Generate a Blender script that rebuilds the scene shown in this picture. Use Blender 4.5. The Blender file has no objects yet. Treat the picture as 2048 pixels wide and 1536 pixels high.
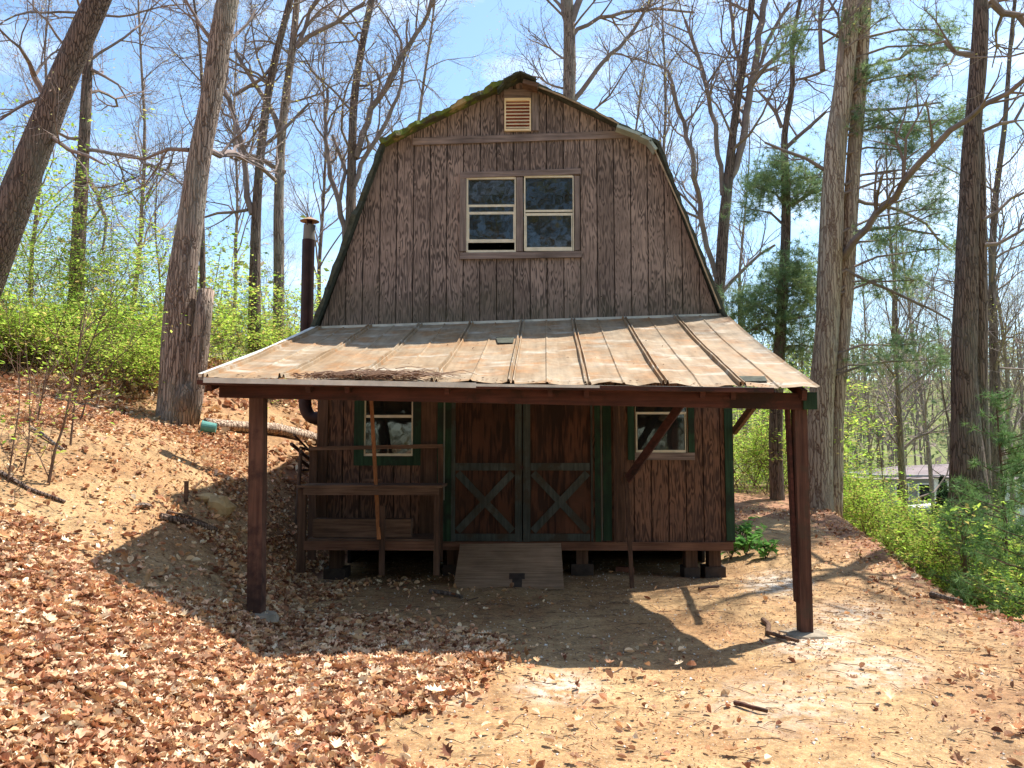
import bpy, math, random
import numpy as np
from mathutils import Vector, noise, Euler
random.seed(7); rng = np.random.default_rng(7)
SC = bpy.context.scene
COL = SC.collection
R = math.radians
# ---------------------------------------------------------------- camera
CAM_Z, PITCH, YAW, F = 1.5, R(4.7), R(1.33), 1593.0
cd = bpy.data.cameras.new('camera'); cam = bpy.data.objects.new('camera', cd); COL.objects.link(cam)
cd.lens = 28.0; cd.sensor_width = 36.0; cd.clip_end = 2000; cd.clip_start = 0.05
cam.location = (0, 0, CAM_Z); cam.rotation_euler = (R(90) + PITCH, 0, YAW)
SC.camera = cam
CM = Euler((R(90) + PITCH, 0, YAW)).to_matrix()
# ---------------------------------------------------------------- sky and sun
SUN = Vector((0.84, 0.64, 1.94)).normalized()
W = bpy.data.worlds.new('World'); SC.world = W; W.use_nodes = True
nt = W.node_tree; nt.nodes.clear()
sky = nt.nodes.new('ShaderNodeTexSky'); sky.sky_type = 'NISHITA'; sky.sun_disc = False
sky.sun_elevation = math.asin(SUN.z); sky.sun_rotation = math.atan2(SUN.x, SUN.y)
sky.air_density = 1.0; sky.dust_density = 0.7; sky.ozone_density = 0.9
tc = nt.nodes.new('ShaderNodeTexCoord'); mp = nt.nodes.new('ShaderNodeMapping'); mp.inputs['Scale'].default_value = (1.2, 1.2, 4.5)
cn = nt.nodes.new('ShaderNodeTexNoise'); cn.inputs['Scale'].default_value = 2.6; cn.inputs['Detail'].default_value = 7; cn.inputs['Roughness'].default_value = 0.6
cr = nt.nodes.new('ShaderNodeMapRange'); cr.inputs['From Min'].default_value = 0.50; cr.inputs['From Max'].default_value = 0.80; cr.inputs['To Max'].default_value = 0.6
mx = nt.nodes.new('ShaderNodeMix'); mx.data_type = 'RGBA'; mx.inputs['B'].default_value = (7.5, 7.8, 8.2, 1)
bg = nt.nodes.new('ShaderNodeBackground'); bg.inputs['Strength'].default_value = 0.14
wo = nt.nodes.new('ShaderNodeOutputWorld')
L = nt.links.new
L(tc.outputs['Generated'], mp.inputs['Vector']); L(mp.outputs['Vector'], cn.inputs['Vector']); L(cn.outputs['Fac'], cr.inputs['Value'])
L(cr.outputs['Result'], mx.inputs['Factor']); tn = nt.nodes.new('ShaderNodeMix'); tn.data_type = 'RGBA'; tn.blend_type = 'MULTIPLY'; tn.inputs['Factor'].default_value = 1; tn.inputs['B'].default_value = (0.87, 0.97, 0.99, 1); L(sky.outputs['Color'], tn.inputs['A']); L(tn.outputs['Result'], mx.inputs['A']); L(mx.outputs['Result'], bg.inputs['Color']); L(bg.outputs['Background'], wo.inputs['Surface'])
sl = bpy.data.lights.new('sun', 'SUN'); sun = bpy.data.objects.new('sun', sl); COL.objects.link(sun)
sl.energy = 4.6; sl.angle = R(0.6); sl.color = (1.0, 0.95, 0.86)
sun.rotation_euler = (-SUN).to_track_quat('-Z', 'Y').to_euler(); sun.location = (20, 15, 40)
SC.view_settings.view_transform = 'Standard'; SC.view_settings.look = 'None'
SC.view_settings.exposure = 1.05; SC.view_settings.gamma = 1.0
SC.render.resolution_x = 1024; SC.render.resolution_y = 768

# ---------------------------------------------------------------- measuring helpers
def ray(px, py):
    return CM @ Vector(((px - 1024) / F, (768 - py) / F, -1))
def U(px, py, Y):
    d = ray(px, py); k = Y / d.y
    return Vector((d.x * k, Y, CAM_Z + d.z * k))
CMT = np.array(CM.transposed())
def proj(x, y, z):
    v = CMT @ np.array([x, y, z - CAM_Z])
    w = np.where(v[2] < -0.1, -v[2], 0.1)
    return 1024 + F * v[0] / w, 768 - F * v[1] / w
def sm(t):
    t = np.clip(t, 0, 1); return t * t * (3 - 2 * t)
def H0(x, y):
    """ground height"""
    x = np.asarray(x, float); y = np.asarray(y, float)
    k = 0.22 + 0.48 * sm((y - 6) / 3.5); x0 = 1.9 + 0.68 * sm((y - 6) / 3.0)
    a = np.maximum(0, -x - x0)
    h = 2.1 * (1 - np.exp(-a * k)) + 0.05 * a
    h += 0.24 * np.maximum(0, np.minimum(y, 15) - 10.5) * sm((-x - 2.5) / 1.0)
    h += 0.035 * np.maximum(0, np.minimum(y, 60) - 15)
    h += 0.09 * np.maximum(0, np.minimum(y, 15) - 8.5) * sm((x - 1.8) / 1.5) * sm((9 - x) / 3)
    x1 = 4.3 + 0.16 * np.maximum(0, np.minimum(y, 20) - 9)
    d = np.maximum(0, x - x1 + 0.02 * np.maximum(0, y - 25))
    h -= 5.2 * (1 - np.exp(-d * 0.16)) * sm((y + 2) / 6)
    h += 24 * sm((y - 75) / 150.)
    h = h * (0.35 + 0.65 * sm((y + 3) / 5.))
    return h
def ngh(x, y):
    return 0.05 * noise.noise((x * 0.7, y * 0.7, 1)) + 0.022 * noise.noise((x * 2.4, y * 2.4, 5)) + 0.007 * noise.noise((x * 8, y * 8, 9))
def H(x, y):
    m = 1.0 if (abs(x) < 14 and y < 24) else 1.0
    return float(H0(x, y)) + ngh(x, y)
def G(px, py, ymax=60):
    """where the sight line through a photo point meets the ground"""
    d = ray(px, py); t = 2.0
    while t < ymax:
        p = Vector((d.x * t, d.y * t, CAM_Z + d.z * t))
        if p.z <= H(p.x, p.y): break
        t += 0.03
    return p

# ---------------------------------------------------------------- mesh builder
class MB:
    def __init__(s): s.v = []; s.q = []; s.t = []; s.c = []; s.n = 0
    def add(s, v, q=None, t=None, c=None):
        v = np.asarray(v, float).reshape(-1, 3)
        if q is not None and len(q): s.q.append(np.asarray(q, int).reshape(-1, 4) + s.n)
        if t is not None and len(t): s.t.append(np.asarray(t, int).reshape(-1, 3) + s.n)
        s.v.append(v)
        if c is None: c = np.full((len(v), 3), 0.5)
        c = np.asarray(c, float)
        if c.ndim == 1: c = np.tile(c, (len(v), 1))
        s.c.append(c); s.n += len(v)
        return s
    def box(s, x0, x1, y0, y1, z0, z1, c=None):
        v = [(x, y, z) for z in (z0, z1) for y in (y0, y1) for x in (x0, x1)]
        return s.add(v, [(0, 2, 3, 1), (4, 5, 7, 6), (0, 1, 5, 4), (2, 6, 7, 3), (0, 4, 6, 2), (1, 3, 7, 5)], c=c)
    def hexa(s, a, c=None):
        """8 corners: bottom 4 ring, top 4 ring"""
        return s.add(a, [(3, 2, 1, 0), (4, 5, 6, 7), (0, 1, 5, 4), (1, 2, 6, 5), (2, 3, 7, 6), (3, 0, 4, 7)], c=c)
    def bar(s, p, q, w, h, up=(0, 0, 1), c=None, taper=1.0):
        p = Vector(p); q = Vector(q); d = (q - p).normalized(); up = Vector(up)
        sx = d.cross(up)
        if sx.length < 1e-4: sx = d.cross(Vector((0, 1, 0)))
        sx.normalize(); sz = sx.cross(d).normalized()
        a = [p + sx * i * w / 2 + sz * j * h / 2 for i, j in ((-1, -1), (1, -1), (1, 1), (-1, 1))]
        b = [q + (sx * i * w / 2 + sz * j * h / 2) * taper for i, j in ((-1, -1), (1, -1), (1, 1), (-1, 1))]
        return s.hexa([tuple(k) for k in a + b], c)
    def tube(s, pts, rad, n=6, cap=True, wob=0.0, c=None):
        P = np.array([tuple(p) for p in pts], float); m = len(P)
        T = np.gradient(P, axis=0); T /= np.linalg.norm(T, axis=1)[:, None] + 1e-9
        ref = np.array([0, 1, 0.0]) if abs(T[:, 1]).max() < 0.9 else np.array([1.0, 0, 0])
        A = np.cross(T, ref); A /= np.linalg.norm(A, axis=1)[:, None] + 1e-9
        B = np.cross(T, A)
        an = np.arange(n) * 2 * math.pi / n
        r = np.asarray(rad, float)[:, None] * np.ones((1, n))
        if wob:
            for i in range(m):
                for j in range(n):
                    r[i, j] *= 1 + wob * noise.noise((P[i, 0] + math.cos(an[j]) * 1.3, P[i, 2] * 1.1, P[i, 1] + math.sin(an[j]) * 1.3))
        V = P[:, None, :] + r[:, :, None] * (np.cos(an)[None, :, None] * A[:, None, :] + np.sin(an)[None, :, None] * B[:, None, :])
        i, j = np.meshgrid(np.arange(m - 1), np.arange(n), indexing='ij')
        j2 = (j + 1) % n
        q = np.stack([i * n + j, i * n + j2, (i + 1) * n + j2, (i + 1) * n + j], -1).reshape(-1, 4)
        V = V.reshape(-1, 3); t = None
        if cap:
            V = np.vstack([V, P[:1], P[-1:]]); a = m * n
            t = [(a, (k + 1) % n, k) for k in range(n)] + [(a + 1, (m - 1) * n + k, (m - 1) * n + (k + 1) % n) for k in range(n)]
        return s.add(V, q, t, c)
    def inst(s, tv, tq, tt, pos, rot, scale, col):
        """scatter a template: tv (k,3); pos (n,3); rot (n,3,3); scale (n,) ; col (n,3)"""
        n, k = len(pos), len(tv)
        V = np.einsum('nij,kj->nki', rot, tv) * np.asarray(scale)[:, None, None] + np.asarray(pos)[:, None, :]
        off = (np.arange(n) * k)[:, None, None]
        q = None if tq is None else (np.asarray(tq)[None] + off).reshape(-1, 4)
        t = None if tt is None else (np.asarray(tt)[None] + off).reshape(-1, 3)
        return s.add(V.reshape(-1, 3), q, t, np.repeat(col, k, axis=0))
    def mesh(s, name, origin=(0, 0, 0), smooth=False):
        V = np.vstack(s.v) - np.array(tuple(origin)); C = np.vstack(s.c)
        q = np.vstack(s.q) if s.q else np.zeros((0, 4), int); t = np.vstack(s.t) if s.t else np.zeros((0, 3), int)
        me = bpy.data.meshes.new(name)
        me.vertices.add(len(V)); me.vertices.foreach_set('co', V.astype(np.float32).ravel())
        li = np.concatenate([q.ravel(), t.ravel()]).astype(np.int32)
        me.loops.add(len(li)); me.loops.foreach_set('vertex_index', li)
        ls = np.concatenate([np.arange(len(q)) * 4, len(q) * 4 + np.arange(len(t)) * 3]).astype(np.int32)
        me.polygons.add(len(ls)); me.polygons.foreach_set('loop_start', ls)
        me.polygons.foreach_set('use_smooth', np.full(len(ls), smooth))
        at = me.attributes.new('col', 'FLOAT_COLOR', 'POINT')
        at.data.foreach_set('color', np.hstack([C, np.ones((len(C), 1))]).astype(np.float32).ravel())
        me.update(calc_edges=True); me.validate()
        return me
def root_of(o):
    while o.parent: o = o.parent
    return o
def obj(name, mb, m, parent=None, smooth=False, origin=None, label=None):
    o0 = root_of(parent).location if parent else Vector(origin or (0, 0, 0))
    me = mb.mesh(name, o0, smooth); me.materials.append(m)
    o = bpy.data.objects.new(name, me); COL.objects.link(o)
    if parent: o.parent = parent
    else: o.location = o0
    if label: o['label'] = label
    return o
def tag(o, label, cat, group=None, kind=None):
    o['label'] = label; o['category'] = cat
    if group: o['group'] = group
    if kind: o['kind'] = kind
    return o
def thing(name, label, cat, loc, group=None):
    o = bpy.data.objects.new(name, None); o.empty_display_size = 0.2; COL.objects.link(o); o.location = loc
    return tag(o, label, cat, group)
def dup(rt, loc, rz=0, sc=1.0, label=None, group=None):
    r = rt.copy(); COL.objects.link(r); r.location = loc; r.rotation_euler = (0, 0, rz); r.scale = (sc, sc, sc)
    if label: r['label'] = label
    if group: r['group'] = group
    for ch in list(rt.children):
        c = ch.copy(); COL.objects.link(c); c.parent = r
        for g in ch.children:
            d = g.copy(); COL.objects.link(d); d.parent = c
    return r
def rots(n, tilt=1.0, up=None):
    """random rotations; tilt limits how far z leans from vertical (radians)"""
    a = rng.uniform(0, 2 * math.pi, n); b = rng.normal(0, 1, n) * tilt; c = rng.uniform(0, 2 * math.pi, n)
    def Rz(t):
        m = np.zeros((n, 3, 3)); m[:, 0, 0] = np.cos(t); m[:, 0, 1] = -np.sin(t); m[:, 1, 0] = np.sin(t); m[:, 1, 1] = np.cos(t); m[:, 2, 2] = 1; return m
    def Rx(t):
        m = np.zeros((n, 3, 3)); m[:, 1, 1] = np.cos(t); m[:, 1, 2] = -np.sin(t); m[:, 2, 1] = np.sin(t); m[:, 2, 2] = np.cos(t); m[:, 0, 0] = 1; return m
    return Rz(a) @ Rx(b) @ Rz(c)

# ---------------------------------------------------------------- materials
class NB:
    def __init__(s, name):
        s.m = bpy.data.materials.new(name); s.m.use_nodes = True; s.t = s.m.node_tree; s.t.nodes.clear()
        s.out = s.n('ShaderNodeOutputMaterial'); s.p = s.n('ShaderNodeBsdfPrincipled'); s.l(s.p.outputs[0], s.out.inputs[0])
        s.p.inputs['Specular IOR Level'].default_value = 0.25
        s.co = s.n('ShaderNodeTexCoord').outputs['Object']
    def n(s, t): return s.t.nodes.new(t)
    def l(s, a, b): s.t.links.new(a, b)
    def map(s, sc, loc=(0, 0, 0), src=None):
        m = s.n('ShaderNodeMapping'); m.inputs['Scale'].default_value = sc; m.inputs['Location'].default_value = loc
        s.l(src or s.co, m.inputs['Vector']); return m.outputs[0]
    def noise(s, vec, scale, detail=3, rough=0.55, dist=0.0):
        n = s.n('ShaderNodeTexNoise'); n.inputs['Scale'].default_value = scale; n.inputs['Detail'].default_value = detail
        n.inputs['Roughness'].default_value = rough; n.inputs['Distortion'].default_value = dist
        s.l(vec, n.inputs['Vector']); return n.outputs['Fac']
    def ramp(s, v, stops):
        r = s.n('ShaderNodeValToRGB'); e = r.color_ramp.elements
        while len(e) < len(stops): e.new(0.5)
        for k, (p, c) in enumerate(stops):
            e[k].position = p; e[k].color = (c, c, c, 1) if isinstance(c, (int, float)) else (*c, 1)
        s.l(v, r.inputs[0]); return r.outputs[0]
    def mix(s, f, a, b, mode='MIX'):
        m = s.n('ShaderNodeMix'); m.data_type = 'RGBA'; m.blend_type = mode
        for k, v in (('Factor', f), ('A', a), ('B', b)):
            i = m.inputs[k]
            if hasattr(v, 'links'): s.l(v, i)
            elif k == 'Factor': i.default_value = v
            else: i.default_value = (*v, 1) if len(v) == 3 else v
        return m.outputs['Result']
    def math(s, op, a, b=0.0, c=None):
        m = s.n('ShaderNodeMath'); m.operation = op
        for i, v in enumerate((a, b) if c is None else (a, b, c)):
            if hasattr(v, 'links'): s.l(v, m.inputs[i])
            else: m.inputs[i].default_value = v
        return m.outputs[0]
    def attr(s, name='col'):
        a = s.n('ShaderNodeAttribute'); a.attribute_name = name; return a.outputs['Color']
    def sep(s, v):
        a = s.n('ShaderNodeSeparateXYZ'); s.l(v, a.inputs[0]); return a.outputs
    def bump(s, h, strength=0.5, dist=0.02):
        b = s.n('ShaderNodeBump'); b.inputs['Strength'].default_value = strength; b.inputs['Distance'].default_value = dist
        s.l(h, b.inputs['Height']); s.l(b.outputs[0], s.p.inputs['Normal'])
    def fin(s, col, rough=0.8, metal=0.0):
        if hasattr(col, 'links'): s.l(col, s.p.inputs['Base Color'])
        else: s.p.inputs['Base Color'].default_value = (*col, 1)
        if hasattr(rough, 'links'): s.l(rough, s.p.inputs['Roughness'])
        else: s.p.inputs['Roughness'].default_value = rough
        s.p.inputs['Metallic'].default_value = metal
        return s.m
def m_ply(name, light, dark, tint, freq=26, green=None, seed=0, thr=0.0):
    """rotary-cut plywood face: contour lines of a stretched noise field"""
    b = NB(name)
    v = b.map((6.8, 1, 1.15), (seed, seed, seed))
    f = b.noise(v, 1.7, 2.2, 0.45)
    fine = b.noise(b.map((40, 10, 1.6)), 1.5, 3)
    wv = b.math('SINE', b.math('MULTIPLY', f, freq * 3.2))
    wv = b.math('ADD', wv, b.math('MULTIPLY', b.math('SUBTRACT', fine, 0.5), 5.0))
    big = b.noise(b.map((1, 1, 0.6), (3, seed, 1)), 1.1, 4)
    wv = b.math('ADD', wv, b.math('MULTIPLY', b.math('SUBTRACT', big, 0.5), 4.5 ))
    k = b.ramp(b.math('MULTIPLY_ADD', wv, 0.5, 0.5), [(-0.0 + thr, 0), (0.75 + thr, 1)])
    col = b.mix(k, dark, light)
    col = b.mix(b.ramp(b.noise(b.map((1, 1, 1), (seed, 2, 7)), 2.4, 5, 0.65), [(0.42, 0), (0.62, 1)]), col, b.mix(0.55, col, tint))
    col = b.mix(1.0, col, b.mix(1.0, b.attr(), (2, 2, 2), 'MULTIPLY'), 'MULTIPLY')
    # each board has its own tone
    bx = b.math('FLOOR', b.math('DIVIDE', b.sep(b.co)[0], 0.2032))
    wn = b.n('ShaderNodeTexWhiteNoise'); wn.noise_dimensions = '1D'; b.l(bx, wn.inputs['W'])
    col = b.mix(1.0, col, b.ramp(wn.outputs['Value'], [(0, 0.78), (1, 1.12)]), 'MULTIPLY')
    if green:
        z = b.math('ADD', b.sep(b.co)[2], b.math('MULTIPLY', b.math('SUBTRACT', b.noise(b.map((1, 1, 1)), 2.5, 5, 0.6), 0.5), 1.6))
        g = b.ramp(b.math('DIVIDE', b.math('SUBTRACT', z, 2.9 - 0.3), 1.2), [(0, 0.75), (0.8, 0)])
        col = b.mix(g, col, green)
    b.bump(k, 0.35, 0.004)
    return b.fin(col, 0.88)
def m_board(name, a, c, axis='x', stain=None, rough=0.85, st=(0.5, 0.62), sc=1.0):
    b = NB(name); s = {'x': (1.2, 22, 22), 'z': (22, 22, 1.2), 'y': (22, 1.2, 22)}[axis]
    f = b.noise(b.map(s), 1.6 * sc, 4, 0.6); g = b.noise(b.co, 1.9, 4, 0.6)
    col = b.mix(b.ramp(f, [(0.32, 0), (0.68, 1)]), a, c)
    col = b.mix(b.ramp(g, [(0.3, 0.6), (0.7, 1.15)]), (0, 0, 0), col, 'MIX') if False else b.mix(1.0, col, b.ramp(g, [(0.3, 0.62), (0.7, 1.15)]), 'MULTIPLY')
    if stain: col = b.mix(b.ramp(b.noise(b.map((1, 1, 1), (4, 8, 1)), 3.3, 5, 0.65), [(st[0], 0), (st[1], 1)]), col, stain)
    b.bump(f, 0.5, 0.004); return b.fin(col, rough)
def m_leaf(name, trans=0.45, rough=0.55, spec=0.3):
    b = NB(name); c = b.attr(); b.fin(c, min(.85, rough + .2)); b.p.inputs['Specular IOR Level'].default_value = spec * .5
    t = b.n('ShaderNodeBsdfTranslucent'); b.l(c, t.inputs[0]); m = b.n('ShaderNodeMixShader'); m.inputs[0].default_value = trans
    b.l(b.p.outputs[0], m.inputs[1]); b.l(t.outputs[0], m.inputs[2]); b.l(m.outputs[0], b.out.inputs[0]); return b.m
def m_bark(name, a, c, lich=(0.3, 0.32, 0.24), sc=1.0, st=0.9):
    b = NB(name); v = b.map((14 * sc, 14 * sc, 2.6 * sc))
    f = b.noise(v, 1.0, 5, 0.62, 0.6)
    vo = b.n('ShaderNodeTexVoronoi'); vo.feature = 'DISTANCE_TO_EDGE'; vo.inputs['Scale'].default_value = 1.0
    vv = b.n('ShaderNodeVectorMath'); vv.operation = 'ADD'; b.l(b.map((30 * sc, 30 * sc, 2.2 * sc)), vv.inputs[0])
    nz = b.n('ShaderNodeTexNoise'); nz.inputs['Scale'].default_value = 9; b.l(b.co, nz.inputs['Vector']); b.l(nz.outputs['Color'], vv.inputs[1])
    b.l(vv.outputs[0], vo.inputs['Vector'])
    cr = b.ramp(vo.outputs['Distance'], [(0.0, 0), (0.16, 1)])
    hgt = b.mix(0.5, cr, f)
    col = b.mix(b.ramp(hgt, [(0.25, 0), (0.75, 1)]), a, c)
    col = b.mix(b.ramp(b.noise(b.map((1, 1, 0.5)), 1.7, 5, 0.65), [(0.48, 0), (0.66, 0.75)]), col, lich)
    b.bump(hgt, st, 0.03); return b.fin(col, 0.92)
def m_plain(name, c, rough=0.6, metal=0.0, var=0.25, sc=6):
    b = NB(name); f = b.noise(b.co, sc, 5, 0.6)
    return b.fin(b.mix(1.0, c, b.ramp(f, [(0.3, 1 - var), (0.7, 1 + var * 0.5)]), 'MULTIPLY'), rough, metal)
M = {}
M['ply_up'] = m_ply('weathered_plywood', (0.34, 0.25, 0.21), (0.09, 0.067, 0.058), (0.15, 0.108, 0.092), 21, green=(0.10, 0.095, 0.06), seed=0)
M['ply_low'] = m_ply('stained_plywood', (0.20, 0.105, 0.068), (0.06, 0.032, 0.023), (0.085, 0.052, 0.042), 17, seed=5)
M['ply_door'] = m_ply('door_plywood', (0.10, 0.042, 0.024), (0.035, 0.016, 0.011), (0.038, 0.022, 0.016), 6, seed=11, thr=0.05)
M['board'] = m_board('weathered_board', (0.13, 0.10, 0.09), (0.33, 0.25, 0.22))
M['board_v'] = m_board('weathered_board_upright', (0.13, 0.10, 0.09), (0.31, 0.24, 0.21), 'z')
M['red'] = m_board('red_stained_timber', (0.052, 0.021, 0.017), (0.115, 0.043, 0.033), 'x', (0.03, 0.017, 0.014))
M['redpost'] = m_board('red_post_timber', (0.055, 0.025, 0.018), (0.14, 0.065, 0.045), 'z', (0.06, 0.04, 0.028))
M['post'] = m_board('brown_post_timber', (0.09, 0.042, 0.03), (0.18, 0.09, 0.06), 'z', (0.05, 0.025, 0.02))
M['brown'] = m_board('brown_board', (0.09, 0.05, 0.033), (0.22, 0.13, 0.085), 'x')
M['brown_v'] = m_board('brown_board_upright', (0.065, 0.034, 0.022), (0.15, 0.082, 0.052), 'z')
M['orange'] = m_board('orange_stick_wood', (0.30, 0.11, 0.04), (0.50, 0.21, 0.08), 'z')
M['sill'] = m_board('sill_timber', (0.11, 0.05, 0.03), (0.24, 0.12, 0.075), 'x')
M['green'] = m_board('green_painted_board', (0.015, 0.036, 0.02), (0.034, 0.075, 0.04), 'z', (0.02, 0.028, 0.02))
M['grey'] = m_board('grey_green_door_board', (0.038, 0.046, 0.04), (0.085, 0.094, 0.084), 'z', (0.05, 0.042, 0.03))
M['cream'] = m_plain('cream_window_paint', (0.72, 0.66, 0.52), 0.5, 0, 0.2, 9)
M['louver'] = m_plain('cream_louver_paint', (0.82, 0.66, 0.42), 0.6, 0, 0.15)
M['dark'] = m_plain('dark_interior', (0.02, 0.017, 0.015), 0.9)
M['interior'] = m_plain('interior_board', (0.10, 0.07, 0.05), 0.9)
M['pipe'] = m_plain('rusty_stovepipe', (0.05, 0.026, 0.024), 0.55, 0.3, 0.4, 7)
M['galv'] = m_plain('galvanised_metal', (0.55, 0.54, 0.50), 0.45, 0.5, 0.3, 8)
M['white_edge'] = m_plain('pale_metal_flashing', (0.72, 0.70, 0.64), 0.5, 0.2, 0.3, 5)
M['concrete'] = m_plain('concrete', (0.33, 0.27, 0.20), 0.9, 0, 0.4, 12)
M['shingle'] = m_plain('dark_shingle', (0.07, 0.075, 0.055), 0.9, 0, 0.6, 14)
M['block'] = m_plain('concrete_block', (0.07, 0.05, 0.04), 0.9, 0, 0.4, 12)
M['brick'] = m_plain('red_brick', (0.30, 0.13, 0.09), 0.9, 0, 0.4, 12)
M['tealpail'] = m_plain('teal_bucket', (0.10, 0.30, 0.26), 0.5, 0, 0.2)
M['house'] = m_plain('grey_house_siding', (0.26, 0.26, 0.25), 0.8, 0, 0.15, 1)
M['house_roof'] = m_plain('brown_pink_house_roof', (0.22, 0.17, 0.165), 0.8, 0, 0.3, 1)
M['white'] = m_plain('white_siding', (0.72, 0.71, 0.68), 0.7, 0, 0.15, 1)
b = NB('glass'); b.p.inputs['Base Color'].default_value = (0.012, 0.014, 0.013, 1); b.p.inputs['Roughness'].default_value = 0.04; b.p.inputs['Specular IOR Level'].default_value = 1.0
_n = b.noise(b.co, 3.5, 2); b.bump(_n, 0.10, 0.02); tr = b.n('ShaderNodeBsdfTransparent'); mxs = b.n('ShaderNodeMixShader'); mxs.inputs[0].default_value = 0.9
b.l(tr.outputs[0], mxs.inputs[1]); b.l(b.p.outputs[0], mxs.inputs[2]); b.l(mxs.outputs[0], b.out.inputs[0]); M['glass'] = b.m
# mossy roof edge
b = NB('mossy_shingle'); f = b.noise(b.co, 7, 5, 0.65); g = b.noise(b.map((1, 1, 1), (5, 1, 2)), 5, 4, 0.6)
c = b.mix(b.ramp(f, [(0.42, 0), (0.56, 1)]), (0.075, 0.065, 0.045), (0.13, 0.16, 0.03)); c = b.mix(b.ramp(g, [(0.55, 0), (0.66, 1)]), c, (0.38, 0.28, 0.13)); b.bump(f, 1.0, 0.03); M['moss'] = b.fin(c, 0.95)
# rusted metal roof
b = NB('rusty_metal_roof')
f = b.noise(b.map((1.6, 0.7, 1)), 1.6, 5, 0.6, 0.4); g = b.noise(b.map((1, 1.5, 1), (7, 3, 1)), 2.6, 6, 0.65, 0.3); h = b.noise(b.map((9, 1.2, 1)), 2.2, 4); d2 = b.noise(b.co, 14, 4)
c = b.mix(b.ramp(f, [(0.38, 0), (0.62, 1)]), (0.27, 0.175, 0.095), (0.33, 0.25, 0.165)); c = b.mix(b.ramp(g, [(0.50, 0), (0.68, 0.8)]), c, (0.33, 0.16, 0.06))
c = b.mix(b.ramp(b.noise(b.map((1, 3, 1), (1, 9, 4)), 1.9, 5, 0.65), [(0.54, 0), (0.66, 0.8)]), c, (0.44, 0.38, 0.30)); c = b.mix(1.0, c, b.ramp(h, [(0.3, 0.8), (0.7, 1.1)]), 'MULTIPLY'); c = b.mix(1.0, c, b.ramp(d2, [(0.3, 0.85), (0.6, 1.05)]), 'MULTIPLY')
b.bump(h, 0.15, 0.01); M['tin'] = b.fin(c, 0.72, 0.05)
# ground
b = NB('ground_soil'); at = b.n('ShaderNodeAttribute'); at.attribute_name = 'col'; rr = b.sep(at.outputs['Color'])
f = b.noise(b.co, 1.1, 6, 0.62); g = b.noise(b.co, 34, 5, 0.7); k = b.noise(b.co, 7, 5, 0.65); sp = b.noise(b.co, 110, 2, 0.5)
c = b.mix(b.ramp(f, [(0.36, 0), (0.64, 1)]), (0.39, 0.215, 0.095), (0.50, 0.325, 0.158)); c = b.mix(1.0, c, b.ramp(g, [(0.3, 0.5), (0.65, 1.14)]), 'MULTIPLY'); c = b.mix(1.0, c, b.ramp(k, [(0.32, 0.62), (0.6, 1.05)]), 'MULTIPLY')
c = b.mix(b.ramp(sp, [(0.62, 0), (0.72, 0.55)]), c, (0.62, 0.54, 0.44)); c = b.mix(b.ramp(sp, [(0.28, 0.6), (0.38, 0)]), c, (0.16, 0.08, 0.045))
lit = b.mix(b.ramp(k, [(0.4, 0), (0.6, 1)]), (0.22, 0.10, 0.06), (0.36, 0.19, 0.115)); c = b.mix(b.math('MULTIPLY', rr[0], 0.9), c, lit)
gr = b.mix(b.ramp(k, [(0.4, 0), (0.6, 1)]), (0.10, 0.14, 0.03), (0.20, 0.20, 0.08)); c = b.mix(rr[1], c, gr)
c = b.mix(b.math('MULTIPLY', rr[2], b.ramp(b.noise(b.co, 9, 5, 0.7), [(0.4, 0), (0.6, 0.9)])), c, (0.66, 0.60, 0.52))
b.bump(b.mix(0.5, g, k), 0.9, 0.02); M['ground'] = b.fin(c, 0.95)
M['litter'] = m_leaf('dry_leaf', 0.15, 0.6, 0.35); M['leaf'] = m_leaf('spring_leaf', 0.6); M['needle'] = m_leaf('pine_needles', 0.35, 0.5); M['bud'] = m_leaf('pale_buds', 0.4)
M['bark'] = m_bark('grey_bark', (0.10, 0.065, 0.048), (0.38, 0.28, 0.22), (0.34, 0.31, 0.25))
M['bark_dark'] = m_bark('dark_bark', (0.055, 0.034, 0.027), (0.235, 0.16, 0.125), (0.20, 0.175, 0.14))
M['bark_pale'] = m_bark('pale_pine_bark', (0.19, 0.11, 0.075), (0.56, 0.42, 0.31), (0.34, 0.28, 0.22), 0.7)
M['twig'] = m_plain('twig_bark', (0.27, 0.205, 0.18), 0.9, 0, 0.4, 3)
M['stem'] = m_plain('brown_stem', (0.16, 0.10, 0.07), 0.9, 0, 0.4, 9)

# ---------------------------------------------------------------- ground
def inpoly(px, py, P):
    c = np.zeros(np.shape(px), bool); n = len(P)
    for i in range(n):
        x0, y0 = P[i]; x1, y1 = P[(i + 1) % n]
        if y0 == y1: continue
        c ^= ((y0 > py) != (y1 > py)) & (px < (x1 - x0) * (py - y0) / (y1 - y0) + x0)
    return c
YARD = [(740, 1560), (700, 1450), (850, 1425), (960, 1350), (1010, 1312), (960, 1275), (860, 1255), (700, 1240), (585, 1225), (560, 1195), (700, 1165), (1300, 1090), (1440, 1090), (1480, 1030), (1560, 1030), (1700, 1080), (2300, 1420), (2300, 1700)]
PATH = [(-60, 880), (60, 870), (200, 866), (330, 880), (430, 925), (370, 985), (330, 1030), (400, 1080), (490, 1150), (500, 1225), (260, 1205), (140, 1150), (70, 1060), (-40, 1010), (-120, 960)]
MOUND = [(385, 985), (440, 985), (470, 1030), (450, 1065), (395, 1045)]
def jit(x, y):
    return np.array([(noise.noise((a * 1.7, b_ * 1.7, 3)) * 46 + noise.noise((a * 5, b_ * 5, 7)) * 26, noise.noise((a * 1.7, b_ * 1.7, 13)) * 26 + noise.noise((a * 5, b_ * 5, 17)) * 16) for a, b_ in zip(x, y)])
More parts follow.
